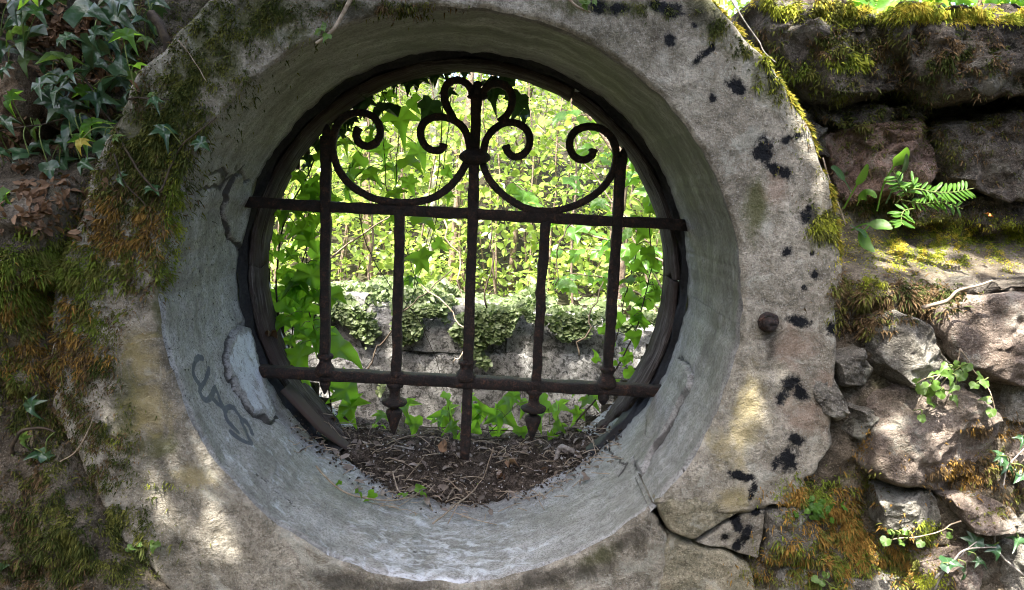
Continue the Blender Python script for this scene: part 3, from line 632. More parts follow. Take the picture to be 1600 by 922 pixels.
# ------------------------------------------------------------------ soil on the sill
nx_, ny_ = 190, 120
X, Y = np.meshgrid(np.linspace(-.46, .46, nx_), np.linspace(.16, .95, ny_), indexing='ij'); X = X.ravel(); Y = Y.ravel()
p = np.stack([X, Y, 0*X], 1)
def soilz(x, y):
    q = np.stack([x, y, 0*x], 1)
    return -.424 - .10*sm(-y, -.47, -.30) - .02*sm(y, .5, .62) - .25*sm(y, .66, .95) + .05*np.abs(x)/.3*.5 + .011*fbm(q*14, 4, 101)+.006*fbm(q*60, 3, 102)
obj('soil', np.stack([X, Y, soilz(X, Y)+ZC], 1), gridf(nx_, ny_), M['soil'], kind='stuff', label='dark crumbly soil and leaf mould heaped on the sill of the round opening', category='soil')
def bits(name, n, mats, smin, smax, label, cat, thin=1.):
    V = []; F = []; tint = []
    x = rng.uniform(-.38, .38, n); y = np.clip(rng.normal(.40, .10, n), .16, .66); zz = np.maximum(soilz(x, y), -np.sqrt(np.maximum(.497**2-x*x, 0)))
    ok = (zz-soilz(x, y) < .012) | (rng.random(n) < .22*sm(y, .26, .40))
    for i in np.nonzero(ok)[0]:
        s_ = rng.uniform(smin, smax); a = rng.normal(0, 1, (3, 3)); q, _ = np.linalg.qr(a)
        t = np.array([[1, 0, 0], [-.5, .8, 0], [-.5, -.8, 0], [0, 0, 1.1*thin], [0, 0, -1.1*thin]])*s_*rng.uniform(.6, 1.4, (5, 1))@q.T+[x[i], y[i], zz[i]+ZC+s_*.3]
        o_ = len(V)*5; V.append(t); F += [[o_, o_+1, o_+3], [o_+1, o_+2, o_+3], [o_+2, o_, o_+3], [o_+1, o_, o_+4], [o_+2, o_+1, o_+4], [o_, o_+2, o_+4]]
    return obj(name, np.concatenate(V), np.array(F), mats, None, smooth=False, kind='stuff', label=label, category=cat)
bits('soil_crumbs', 11000, M['soil'], .0008, .0042, 'small dark crumbs of soil scattered over the sill', 'soil')
bits('pale_debris', 700, M['pale_bit'], .0012, .0052, 'pale chips and plant scraps scattered in the dark soil', 'debris', .35)

V = []; F = []; ti = []; vi = 0                # matted straw and twig scraps in the soil
n = 420; x = rng.uniform(-.36, .36, n); y = np.clip(rng.normal(.42, .09, n), .25, .62); zz = np.maximum(soilz(x, y), -np.sqrt(np.maximum(.495**2-x*x, 0)))
for i in range(n):
    a = rng.uniform(0, 6.28); L = rng.uniform(.008, .05) if i > 70 else rng.uniform(.05, .13); d = np.array([math.cos(a), math.sin(a)*.7, rng.normal(0, .15)])*L; p0 = np.array([x[i], y[i], zz[i]+ZC+.003]); v, f = tube(catmull([p0-d/2, p0+rng.normal(0, .1, 3)*L+[0, 0, .1*L], p0+d/2], 3), rng.uniform(.0005, .0014), 4)
    V.append(v); F += [tuple(q+vi for q in g) for g in f]; vi += len(v)
LV = []; LF = []; LT = []
for i in range(190):
    xx = rng.uniform(-.33, .33); yy_ = float(np.clip(rng.normal(.42, .08), .27, .6)); z0 = max(float(soilz(np.array([xx]), np.array([yy_]))[0]), -math.sqrt(.495**2-xx*xx)); s_ = rng.uniform(.005, .016)
    q, _q2 = np.linalg.qr(np.eye(3)+rng.normal(0, .45, (3, 3))); a = rng.uniform(0, 6.28); rz = np.array([[math.cos(a), -math.sin(a), 0], [math.sin(a), math.cos(a), 0], [0, 0, 1]])
    b_ = np.array([[0, -1, 0], [.5, -.2, .3], [.4, .6, .15], [0, 1.1, 0], [-.35, .6, .25], [-.5, -.2, .2]])*s_; o_ = len(LV)*6; LV.append(b_@rz.T@q.T+[xx, yy_, z0+ZC+.004]); LF += [(o_, o_+1, o_+2, o_+3), (o_, o_+3, o_+4, o_+5)]; LT += [rng.random()]*6
obj('leaf_scraps', np.concatenate(LV), np.array(LF), M['dead_grey'], None, dict(tint=np.array(LT)), kind='stuff', label='curled brown leaf scraps strewn over the soil on the sill', category='leaf litter')
obj('straw_scraps', np.concatenate(V), F, M['stem_pale'], None, kind='stuff', label='matted dry straw and twig scraps over the dark soil on the sill', category='straw')
# ------------------------------------------------------------------ leaves
def leaf_shape(outline, ribs, fold=.12, droop=.12, seed=0):
    """outline: (x, y) points, first point at the stalk; ribs: indices of lobe tips; returns mesh data with a vein attribute."""
    o = np.array(outline, float); c = np.array([0., .30]); n = len(o)
    mid = c+(o-c)*.55
    V = np.vstack([c, mid, o]); r2 = np.hypot(V[:, 0], V[:, 1]-.3)
    vein = np.concatenate([[1.], [1. if i in ribs or i == 0 else .0 for i in range(n)], [.92 if i in ribs or i == 0 else .0 for i in range(n)]])
    zz = -droop*r2**2*2 + fold*np.concatenate([[0], [-.10 if i in ribs else .05 for i in range(n)], [-.12 if i in ribs else .10 for i in range(n)]])
    zz = zz+.03*vn(np.column_stack([V*4, 0*r2+seed]), seed)
    F = [(0, 1+i, 1+(i+1) % n) for i in range(n)]+[(1+i, 1+n+i, 1+n+(i+1) % n, 1+(i+1) % n) for i in range(n)]
    return np.column_stack([V, zz]), F, vein
IV5 = [(0,0),(.20,-.10),(.42,-.12),(.34,.10),(.58,.34),(.27,.40),(.14,.62),(0,1.02),(-.15,.62),(-.28,.38),(-.6,.36),(-.34,.10),(-.40,-.10),(-.18,-.10)]
IV5b = [(0,0),(.16,-.06),(.34,-.20),(.30,.06),(.66,.22),(.28,.34),(.11,.60),(.02,1.12),(-.10,.62),(-.24,.34),(-.62,.30),(-.27,.06),(-.36,-.14),(-.15,-.07)]
IV3 = [(0,0),(.22,-.12),(.40,-.02),(.44,.22),(.24,.42),(.13,.68),(0,.98),(-.14,.66),(-.26,.40),(-.42,.24),(-.40,-.02),(-.2,-.12)]
ROUND = [(0,0),(.2,-.12),(.42,0),(.46,.28),(.34,.52),(.16,.68),(0,.76),(-.16,.68),(-.35,.52),(-.46,.26),(-.4,0),(-.2,-.12)]
OVATE = [(0,-.05),(.2,.02),(.34,.2),(.36,.42),(.26,.66),(.1,.88),(0,1.02),(-.1,.88),(-.27,.66),(-.36,.4),(-.33,.2),(-.19,.02)]
LANCE = [(0,-.1),(.06,.1),(.11,.35),(.13,.6),(.10,.85),(.05,1.0),(0,1.08),(-.05,1.0),(-.10,.85),(-.13,.6),(-.11,.35),(-.06,.1)]
LM = {}
def lm(shape, mat):
    k = (shape, mat)
    if k not in LM:
        o, rb, fo, dr = {'iv5': (IV5, (2, 4, 7, 10, 12), 1., .16), 'iv5b': (IV5b, (2, 4, 7, 10, 12), 1., .2), 'iv3': (IV3, (3, 6, 9), 1., .14), 'round': (ROUND, (3, 6, 9), .8, .2), 'ovate': (OVATE, (3, 6, 9), .8, .18), 'lance': (LANCE, (6,), .5, .05)}[shape]
        v, f, ve = leaf_shape(o, rb, fo, dr, len(LM)); LM[k] = mesh('leaf_'+shape, v, f, M[mat], dict(vein=ve))
    return LM[k]
def leaf(parent, pos, size, mat, shape=None, rot=None, tilt=.5, face=(-.05, -.85, .5), droop=None, name='leaf'):
    """one leaf: its tip points along angle rot in the upright plane (degrees, -90 = hanging down)."""
    shape = shape or random.choice(['iv5', 'iv5', 'iv5b', 'iv3'])
    o = bpy.data.objects.new(name, lm(shape, mat)); C.objects.link(o); o.parent = parent
    n = Vector(face)+Vector((random.gauss(0, tilt), random.gauss(0, tilt), random.gauss(0, tilt))); n.normalize()
    a = R(rot if rot is not None else random.gauss(-90, 50)); t = Vector((math.cos(a), 0, math.sin(a))); t = (t-n*t.dot(n)).normalized()
    x = t.cross(n).normalized(); mt = Matrix((( x.x, t.x, n.x, 0), (x.y, t.y, n.y, 0), (x.z, t.z, n.z, 0), (0, 0, 0, 1)))
    s_ = size*random.uniform(.9, 1.1); o.matrix_world = Matrix.Translation(Vector(pos)) @ mt @ Matrix.Diagonal((s_*random.uniform(.85, 1.1), s_, s_*random.uniform(.6, 1.3), 1))
    return o
def stem(parent, pts, r0, r1, mat='stem_dark', name='stem', sub=6, wob=.006, n=5):
    q = catmull(pts, sub); k = len(q); q = q+wob*np.stack([fbm(q*14+3, 3, 1), fbm(q*14+9, 3, 2), fbm(q*14+21, 3, 3)], 1)*np.minimum(1, np.minimum(np.arange(k), 3)/3)[:, None]
    v, f = tube(q, np.linspace(r0, r1, k), n); return obj(name, v, f, M[mat], parent), q
def petiole(parent, a, b, mat='stem_green', r=.0011):
    a = np.array(a, float); b = np.array(b, float); m_ = (a+b)/2+[0, -.01, .008]; v, f = tube(catmull([a, m_, b], 4), r, 4); return obj('stalk', v, f, M[mat], parent)
def ivy(name, label, leaves, Y, stems, mat, smat='stem_dark', Ysp=.05, ksz=1., group=None, tilt=.35, stalks=True, cat='ivy', shapes=None, **kw):
    t = thing(name, label, cat, group); qs = []
    for st, r0, r1, Ys in stems:
        _, q = stem(t, [P(a, b, Ys+random.uniform(-.008, .008)) for a, b in st], r0, r1, smat); qs.append(q)
    al = np.concatenate(qs) if qs else None
    for L in leaves:
        px, py, s_ = L[:3]; rot = L[3] if len(L) > 3 else None; mt = L[4] if len(L) > 4 else mat
        yy_ = Y+random.uniform(-Ysp, Ysp); k = (yy_-CAM[1])/FPX; pos = P(px, py, yy_)
        a = R(rot if rot is not None else random.gauss(-90, 45)); sz = s_*k*ksz
        base = pos-np.array([math.cos(a), 0, math.sin(a)])*sz*.42
        o = leaf(t, base, sz, mt, rot=math.degrees(a), tilt=tilt, shape=random.choice(shapes) if shapes else None, **kw)
        if stalks and al is not None:
            d = np.linalg.norm(al-base, axis=1); j = int(d.argmin())
            if .012 < d[j] < .16: petiole(t, al[j], base, 'stem_green')
    return t

def ringpts(a0, a1, n, r0, r1, Y, sz, jit=1.):  # loose leaves along an arc of the opening
    out = []
    for _ in range(n):
        a = R(random.uniform(a0, a1)); r_ = random.uniform(r0, r1); q = np.array([r_*math.cos(a), Y, r_*math.sin(a)+ZC]); d = q-CAM
        t = d@_fw; out.append((800+FPX*(d@_rt)/t, 461-FPX*(d@_up)/t, random.uniform(*sz)))
    return out
# ---- ivy in the opening
L_LEFT = [(488,440,62,-80),(478,502,62,-60),(538,552,84,-35),(470,562,50,-60),(452,402,32),(432,378,26),(470,372,36),(446,432,32),(502,398,40),(492,350,30),(466,332,28),(536,272,42),(556,258,38),(470,592,32),(548,612,62,-50),(556,642,52,-60),(528,664,36),(432,462,26),(442,508,32),(482,530,36),(456,476,32),(424,404,24),(500,300,34),(520,322,30),(478,300,26),(455,360,26),(440,340,24),(462,610,30),(490,470,40,-120),(505,250,30)]+ringpts(150, 215, 30, .37, .47, .53, (22, 46))+[(515,470,52,-100),(500,520,46,-70),(520,600,40,-60),(460,445,44,-100)]
ivy('climbing_ivy', 'bright green ivy climbing the edge of the round opening beside the scrawled reveal', L_LEFT, .53, [([(452,640),(440,540),(432,440),(448,340),(500,240),(560,180)], .003, .0015, .54), ([(520,660),(505,560),(482,470),(478,360),(500,280)], .0022, .001, .52), ([(470,620),(455,520),(470,420),(505,330)], .002, .001, .56)], 'ivy_bright', Ysp=.05)
L_TOP = [(604,186,48,-100,'ivy_dark'),(626,198,62,-80),(600,152,36),(652,166,32),(668,178,50,-110,'ivy_dark'),(642,266,44,-60),(656,244,46,-70),(612,272,38),(562,290,46,-30),(540,232,32),(642,292,36),(702,272,26),(772,156,44,-80,'ivy_dark'),(806,166,44,-110,'ivy_dark'),(816,186,30,-90,'ivy_dark'),(662,356,46),(652,402,42),(650,432,30),(640,442,24),(620,310,32),(590,210,36),(575,225,30),(545,300,40),(530,205,28),(560,165,30,-90,'ivy_dark'),(640,140,30,-90,'ivy_dark'),(700,150,26,-90,'ivy_dark'),(690,385,30),(700,310,22),(690,235,20),(610,345,22),(600,240,42,-70),(585,280,44,-50)]+[q+(-90,'ivy_dark') for q in ringpts(80, 150, 30, .44, .475, .54, (16, 34))]
ivy('hanging_ivy', 'ivy trailing down in long thin stems from the top of the round opening', L_TOP, .56, [([(600,120),(598,190),(602,250),(612,330),(640,400),(655,440)], .0015, .0008, .58), ([(700,118),(690,200),(682,290),(668,370),(648,450)], .0016, .0008, .60), ([(708,118),(700,210),(685,300),(672,380),(655,440),(610,520),(560,590)], .0013, .0008, .62), ([(620,130),(622,200),(620,290),(624,330)], .0014, .0008, .57), ([(540,180),(560,150),(620,120),(700,108),(780,112),(850,130)], .0025, .0015, .50), ([(790,115),(800,160),(812,190)], .0012, .0008, .56), ([(560,330),(575,380),(600,430),(640,480),(665,520),(690,600),(690,680)], .0014, .0009, .70)], 'ivy_bright', Ysp=.06)
L_RT = [(986,470,42),(1002,500,40),(976,440,40),(1012,442,36),(962,502,36),(992,530,36),(1006,474,34),(976,560,36),(986,586,34),(952,542,30),(1012,402,40),(1002,370,40),(986,346,36),(1020,332,30),(962,602,28),(946,520,32),(932,556,26),(902,612,30),(936,622,28),(1000,420,36),(1020,462,30),(990,395,36),(960,575,30)]+ringpts(-32, 12, 12, .42, .465, .53, (16, 30))
L_RT = [(q[0], q[1], q[2]*.82)+tuple(q[3:]) for q in L_RT]
ivy('climbing_ivy', 'broad green ivy leaves up the edge of the opening beside the bare timber frame', L_RT, .55, [([(900,660),(950,600),(985,540),(1008,470),(1018,390),(1012,320)], .0025, .0012, .55), ([(905,640),(955,560),(975,480),(990,400),(1000,350)], .0016, .001, .58)], 'ivy_bright', Ysp=.05, shapes=['iv3', 'iv3', 'round', 'iv5'])
L_BOT = [(690,650,36),(706,646,32),(742,652,30),(762,640,42),(792,656,52),(820,640,32),(850,652,44),(702,672,32),(672,666,30),(646,666,32),(770,676,32),(880,642,36),(900,652,32),(872,672,28),(920,632,30),(640,640,34),(600,655,32),(590,678,28),(730,630,32),(800,625,30),(840,630,34),(745,672,28),(812,680,28),(860,688,24),(720,690,24),(790,632,36),(775,655,40),(690,625,28),(905,680,22)]
ivy('sill_ivy', 'low bright green ivy spreading along the back edge of the soil on the sill', [(a, b, s_*1.1) for a, b, s_ in L_BOT], .62, [([(560,690),(640,682),(720,688),(800,684),(880,676),(950,640)], .0022, .0012, .60), ([(600,670),(690,668),(780,672),(860,664),(930,650)], .0018, .001, .64), ([(740,700),(770,670),(800,640)], .0012, .0008, .62)], 'ivy_bright', Ysp=.05, tilt=.45)
SEED = [(743,738,22),(667,725,16),(748,752,16),(636,772,12),(658,768,10),(557,765,10),(585,770,14),(532,752,10),(730,718,18),(650,762,12)]
t = thing('ivy_seedlings', 'thin pale runner with tiny ivy leaves trailing over the front of the soil', 'ivy')
for pts in ([(494,728),(520,755),(560,775),(610,782),(650,772),(690,745),(722,718)], [(676,818),(705,795),(738,768),(760,735),(775,700)], [(610,700),(612,735),(622,765),(640,772)], [(700,712),(690,742),(672,768)], [(740,710),(720,745),(700,780)], [(690,742),(660,760),(640,768)]):
    stem(t, [PC(a, b, .478) for a, b in pts], .0021, .0014, 'stem_pale', wob=.003)
for a, b, s_ in SEED:
    q = PC(a, b, .470); leaf(t, q, s_*2.1e-3, 'ivy_bright', 'iv3', face=(0, -.5, .9))

# ---- ivy and litter on the left of the wall
DK = 'ivy_dark'
L_UL = [(72,8,66,-20),(116,10,76,-15),(142,24,60,-20),(20,30,50,-150),(60,74,60,-70),(140,84,52,-110),(66,105,40),(96,108,54,-80),(90,136,48),(160,110,56,-30),(186,128,40,-150),(150,166,44,-90),(86,166,46),(108,182,50,-60),(146,190,44,20),(118,206,56,-100),(166,190,44,30),(190,236,74,-35),(24,290,60,-60),(80,270,36),(0,80,44),(40,60,40),(190,30,60,-40),(215,15,50,-60),(170,45,40),(120,130,46),(70,140,40),(105,150,44),(135,150,36),(175,150,46,-20),(195,110,40),(170,85,36),(30,12,50),(60,30,44),(5,110,30),(45,100,40),(110,60,36),(150,60,36),(20,270,36),(60,290,40),(25,310,36),(100,245,30),(130,225,34),(150,240,30),(160,210,36),(100,225,26),(205,150,30),(10,200,40),(30,232,44),(60,205,36),(105,262,40),(45,262,36),(140,262,34),(88,300,30),(-5,250,40),(70,240,44,-60),(20,160,36),(225,40,34,-60),(240,20,30),(205,85,30,-40),(228,70,26,-90,'sprig'),(245,48,20,-60,'sprig'),(180,12,46),(212,125,26),(196,168,30),(180,62,36),(250,5,36)]
L_UL = [q if len(q) > 4 or k % 7 else (q[0], q[1], q[2], q[3] if len(q) > 3 else -80, 'sprig' if k % 2 else 'ivy_bright') for k, q in enumerate(L_UL)]
ivy('wall_ivy', 'dark glossy ivy hanging over the upper corner of the wall beside the ring', L_UL, .06, [([(235,20),(258,60),(252,100),(215,150),(192,190),(178,205)], .008, .005, .03), ([(0,60),(60,80),(130,120),(180,200)], .003, .002, .07), ([(200,0),(150,60),(110,130),(100,210)], .003, .002, .08), ([(0,205),(60,192),(130,178)], .0016, .001, .04)], DK, Ysp=.045, ksz=1.0, tilt=.4, cat='ivy')
L_ML = [(200,62,38,-60,'ivy_bright'),(218,104,24,0,'ivy_bright'),(244,164,26,-70),(258,214,40,-80),(316,224,24,-30),(194,282,26,-50),(240,300,24,-60),(10,318,44,-30,'ivy_bright'),(128,228,24,-90,'yellow_leaf'),(238,148,14,0,'sprig'),(183,212,16,30,'sprig')]
ivy('ivy_runner', 'thin ivy runner with a few paler leaves creeping across the moss towards the opening', L_ML, -.02, [([(180,200),(212,262),(245,300),(262,260),(290,220),(340,185)], .002, .0012, -.01), ([(200,155),(240,158),(268,158)], .0018, .001, -.01), ([(178,240),(200,290),(228,322)], .0015, .001, -.02), ([(0,330),(20,365),(35,380)], .0014, .001, -.03)], DK, Ysp=.01, tilt=.3)
L_LL = [(20,560,20),(45,596,18,-90,'sprig'),(54,640,40,-60),(40,690,28,-60,'sprig'),(56,735,26),(80,766,24),(74,716,22),(64,778,22),(30,788,28),(10,880,34,-120),(36,850,26),(16,830,26),(105,434,24),(60,715,30),(30,730,26)]
ivy('low_ivy', 'straggling ivy sprig climbing the low mossy corner of the wall', L_LL, .0, [([(10,900),(30,840),(55,770),(60,700),(45,640),(40,580)], .002, .001, .01), ([(20,710),(30,680),(60,672),(85,676)], .004, .002, .0)], DK, Ysp=.012, tilt=.3)
L_SD = [(205,857,16),(242,854,20),(187,911,16),(218,852,10)]
ivy('ivy_seedling', 'tiny ivy seedling on the plaster below the mossy corner', L_SD, -.008, [([(187,915),(205,872),(225,862),(242,858)], .001, .0008, .0)], 'sprig', Ysp=.004, shapes=['iv3'])
# ---- right-hand plants
L_TF = [(1445,610,26),(1465,600,24),(1480,590,26),(1500,590,24),(1450,630,22),(1440,656,18),(1525,590,20),(1536,602,20),(1541,622,18),(1548,646,18),(1490,626,18),(1510,576,20),(1475,576,20),(1432,600,20),(1460,585,20),(1488,608,20),(1520,605,18),(1455,618,24),(1497,570,16),(1470,618,20)]
ivy('trailing_toadflax', 'pale trailing sprig with small round leaves hanging over the large pink stone', L_TF, -.05, [([(1500,545),(1490,580),(1470,605),(1445,650)], .0013, .0008, -.04), ([(1500,545),(1525,580),(1542,610),(1550,645)], .0012, .0008, -.04), ([(1490,580),(1450,590),(1425,600)], .001, .0008, -.045), ([(1475,580),(1440,620),(1425,640)], .001, .0007, -.04)], 'sprig', 'stem_pale', Ysp=.015, shapes=['round', 'iv3'], cat='plant')
L_T2 = [(1382,848,20),(1400,834,14),(1413,832,14),(1406,850,14),(1437,851,16),(1481,838,14),(1392,832,12)]
ivy('trailing_toadflax', 'short pale stem with a few round leaves low between mossy stones', L_T2, -.02, [([(1502,814),(1470,828),(1430,838),(1395,838),(1380,846)], .0014, .0008, -.02)], 'sprig', 'stem_pale', Ysp=.006, shapes=['round'], cat='plant')
L_T3 = [(1272,906,16),(1290,900,14),(1284,912,12)]
ivy('trailing_toadflax', 'two or three round leaves at the foot of the orange moss', L_T3, .0, [([(1300,915),(1285,908),(1272,908)], .001, .0008, .0)], 'sprig', 'stem_green', Ysp=.004, shapes=['round'], cat='plant')
L_RE = [(1575,730,36,-40),(1592,746,30),(1482,886,34),(1520,850,32),(1552,862,28),(1565,715,24),(1595,690,22),(1530,880,24),(1590,850,26),(1500,895,24)]
ivy('wall_ivy', 'dark ivy leaves creeping in from the outer edge of the rubble stones', L_RE, -.02, [([(1610,690),(1580,720),(1570,760)], .0018, .001, -.02), ([(1600,900),(1560,850),(1580,800)], .0025, .0014, -.015), ([(1460,922),(1480,885),(1530,850)], .002, .001, -.02)], DK, 'twig', Ysp=.012, tilt=.3)
# hart's-tongue like leaves
def strap(parent, pts, Ys, wd, mat='fern', bl=.45):
    q = catmull([P(a, b, y_) for (a, b), y_ in zip(pts, Ys)], 8); k = len(q); t = np.linspace(0, 1, k)
    d = np.gradient(q, axis=0); d /= np.linalg.norm(d, axis=1)[:, None]; sd = np.cross(d, [0.1, -1, .35]); sd /= np.linalg.norm(sd, axis=1)[:, None]
    nn = np.cross(sd, d); wv = np.where(t < bl, .0016, .0016+wd*np.sin(np.clip((t-bl)/(1-bl), 0, 1)**.8*math.pi)**.8)
    V = np.concatenate([q-sd*wv[:, None]+nn*wv[:, None]*.3, q, q+sd*wv[:, None]+nn*wv[:, None]*.3]); ve = np.concatenate([np.zeros(k), np.ones(k), np.zeros(k)])
    F = [(i, k+i, k+i+1, i+1) for i in range(k-1)]+[(k+i, 2*k+i, 2*k+i+1, k+i+1) for i in range(k-1)]
    return obj('leaf', V, F, M[mat], parent, dict(vein=ve))
pl = thing('rosette_plant', 'plant with upright spoon-shaped leaves on long stalks growing from the mossy ledge', 'plant')
for pts, wd, bl in (([(1370,330),(1380,290),(1395,262),(1408,245),(1417,230)], .011, .55), ([(1318,326),(1332,300),(1345,278),(1355,256)], .007, .5), ([(1330,300),(1318,280),(1305,266),(1298,262)], .006, .3), ([(1338,322),(1345,310),(1358,303),(1369,310)], .008, .25), ([(1384,318),(1400,285),(1412,265),(1416,240)], .005, .6), ([(1330,360),(1350,350),(1375,352),(1394,358)], .010, .45), ([(1365,345),(1350,362),(1350,380),(1366,394)], .011, .3), ([(1328,352),(1345,362),(1352,372)], .005, .3)):
    strap(pl, pts, np.linspace(.13, .08, len(pts)), wd, 'fern' if wd > .0065 else 'ivy_dark', bl)
fe = thing('fern', 'small bright green fern with toothed fronds growing from the wall above the ledge', 'fern')
def frond(pts, Ys, L0, npin=11):
    q = catmull([P(a, b, y_) for (a, b), y_ in zip(pts, Ys)], 10); k = len(q); v, f = tube(q, np.linspace(.0012, .0005, k), 4)
    fr_ = obj('frond', v, f, M['stem_green'], fe)
    for i in range(npin):
        t = .18+.8*i/npin; j = min(int(t*(k-1)), k-2); d = q[j+1]-q[j]; d /= np.linalg.norm(d); ln = L0*math.sin(math.pi*(.18+.80*(1-t)))**.8*.9+.004
        for s_ in (-1, 1):
            a = math.degrees(math.atan2(d[2], d[0]))+s_*62
            leaf(fr_, q[j], ln, 'fern', 'lance', rot=a, tilt=.12, face=(.05, -.75, .6), name='leaflet').scale.x *= 1.15
frond([(1400,318),(1425,296),(1460,300),(1490,300),(1522,294)], [.14, .11, .09, .08, .07], .023, 14)
frond([(1408,312),(1440,318),(1470,316),(1504,326)], [.14, .11, .1, .09], .020, 11)
frond([(1420,308),(1406,290),(1398,270)], [.13, .11, .1], .022, 7)
frond([(1428,326),(1412,330),(1408,345),(1412,352)], [.12, .10, .09, .08], .022, 7)
frond([(1412,306),(1426,290),(1424,282)], [.13, .11, .1], .022, 6)
f2 = thing('fern', 'tiny dark fern tuft in the mossy gap beside the broken ring', 'fern')
for _ in range(30):
    leaf(f2, P(1270+random.gauss(0, 20), 790+random.gauss(0, 7), random.uniform(-.015, .01)), .014, 'fern', 'ovate', tilt=.5)

# ------------------------------------------------------------------ twigs, dead leaves, small things
def twig(name, label, pts, r0, r1, mat='twig', cat='twig', group=None, Ys=None, wob=.004, cyl=None):
    q = [PC(a, b, cyl) for a, b in pts] if cyl else [P(a, b, Ys if not isinstance(Ys, list) else Ys[i]) for i, (a, b) in enumerate(pts)]
    q = catmull(q, 7); k = len(q); q += wob*np.stack([fbm(q*16, 3, 5), fbm(q*16+4, 3, 6), fbm(q*16+8, 3, 7)], 1)
    v, f = tube(q, np.linspace(r0, r1, k), 6); return obj(name, v, f, M[mat], None, label=label, category=cat, group=group)
twig('twig', 'dry grey twig lying across the stone below the mossy ledge', [(1440,481),(1475,472),(1498,456),(1530,446),(1552,438)], .0036, .0016, 'stem_pale', Ys=-.035)
twig('twig', 'pale bare shoot slanting down over the top of the reveal', [(552,-6),(540,20),(525,45),(512,58),(496,68)], .0035, .0022, 'stem_pale', Ys=[-.02, -.025, -.03, -.035, -.04])
sh = thing('shoot_leaf', 'small yellow-green leaves on the pale shoot over the reveal', 'leaf')
for a, b, s_ in ((506, 42, 22), (512, 54, 18), (501, 50, 16), (507, 36, 12)): leaf(sh, P(a, b, -.04), s_*1.0e-3, 'sprig', 'iv3', tilt=.3)
twig('twig', 'thin pale stem poking in from the top edge above the ring', [(885,-6),(900,8),(924,20)], .0025, .0015, 'stem_pale', Ys=-.02)
s2 = thing('shoot_leaf', 'tiny green leaves beside the thin stem at the top edge', 'leaf')
for a, b in ((922, 2), (912, 4), (928, 0), (905, -2)): leaf(s2, P(a, b, -.03), .014, 'sprig', 'ovate', tilt=.3)
twig('twig', 'thin creeper stem following the outer edge of the ring', [(1142,0),(1158,26),(1186,60),(1197,80),(1215,98)], .0015, .001, 'twig', Ys=.0)
twig('twig', 'pale thin stem hanging beside the outer edge of the ring above the ledge', [(1285,245),(1296,285),(1312,325),(1322,350)], .0016, .0012, 'stem_pale', Ys=.03)
twig('twig', 'straight pale twig on the mossy corner below the orange moss', [(93,725),(122,702),(148,650)], .0013, .0009, 'stem_pale', Ys=-.012)
twig('twig', 'hair-thin pale stem on the mossy face near the top corner', [(276,62),(300,90),(318,118),(325,128)], .0008, .0006, 'stem_pale', Ys=-.012)
twig('twig', 'grey twig along the bottom of the wall among the ivy', [(1462,905),(1490,878),(1510,862),(1560,858)], .0022, .0012, 'twig', Ys=-.03)
bt = thing('forked_twig', 'stout bent grey twig lying on the soil by the timber frame', 'twig')
v, f = tube(catmull([P(867,725,.42), P(870,712,.43), P(876,698,.43), P(884,700,.42), P(897,706,.42)], 6), .0055, 8, jit=.0006); obj('branch', v, f, M['twig'], bt)
v, f = tube(catmull([P(868,724,.42), P(878,731,.41), P(890,729,.41), P(896,724,.41)], 6), .0035, 7); obj('branch', v, f, M['twig'], bt)
twig('twig', 'thin dark twig along the back of the soil under the first spear point', [(535,676),(570,684),(620,686),(640,682)], .003, .002, 'stem_dark', Ys=.52)
twig('twig', 'thin grey twig lying between the spear point and the middle bar', [(615,698),(650,703),(680,700)], .0022, .0016, 'twig', Ys=.46)
twig('twig', 'pale straw curved upright on the soil beside the middle bar', [(770,700),(760,730),(752,748),(738,770)], .0014, .001, 'stem_pale', Ys=.36)
twig('twig', 'short curved pale straw in the dark gap under the timber frame', [(982,688),(994,674),(996,662)], .002, .0015, 'stem_pale', Ys=.37)
for i, (a, b, s_, lab) in enumerate([(518,662,26,'curled brown dead leaf caught on the broken timber end'),(538,690,18,'small pale dead leaf on the broken timber end'),(690,706,22,'pinkish dead leaf on the soil beside the middle bar'),(792,722,20,'pale dead leaf on the soil between middle bar and spear point'),(862,740,18,'pale brown dead leaf by the bent grey twig'),(932,726,18,'rust brown dead leaf at the soil edge under the timber frame'),(425,528,30,'curled brown dead leaf hanging by the climbing ivy'),(783,744,16,'bluish grey dead leaf low on the soil')]):
    Yp = .5 if i in (0, 1) else (.44 if i == 6 else .40); q = P(a, b, Yp)
    o = bpy.data.objects.new('dead_leaf', lm('iv3' if i % 2 else 'ovate', 'dead')); C.objects.link(o); o.location = q; k = s_*1.45e-3
    o.scale = (k, k, k*2.2); o.rotation_euler = (random.uniform(.2, 1.2), random.uniform(-.6, .6), random.uniform(0, 6)); o['label'] = lab; o['category'] = 'leaf'; o['group'] = 'dead leaves about the opening'
q = P(1551, 340, .12); o = bpy.data.objects.new('dead_leaf', lm('ovate', 'fungus')); C.objects.link(o); o.location = q; o.scale = (.014, .014, .03); o.rotation_euler = (.9, .2, 1.); o['label'] = 'bright orange scrap of leaf on the mossy ledge'; o['category'] = 'leaf'
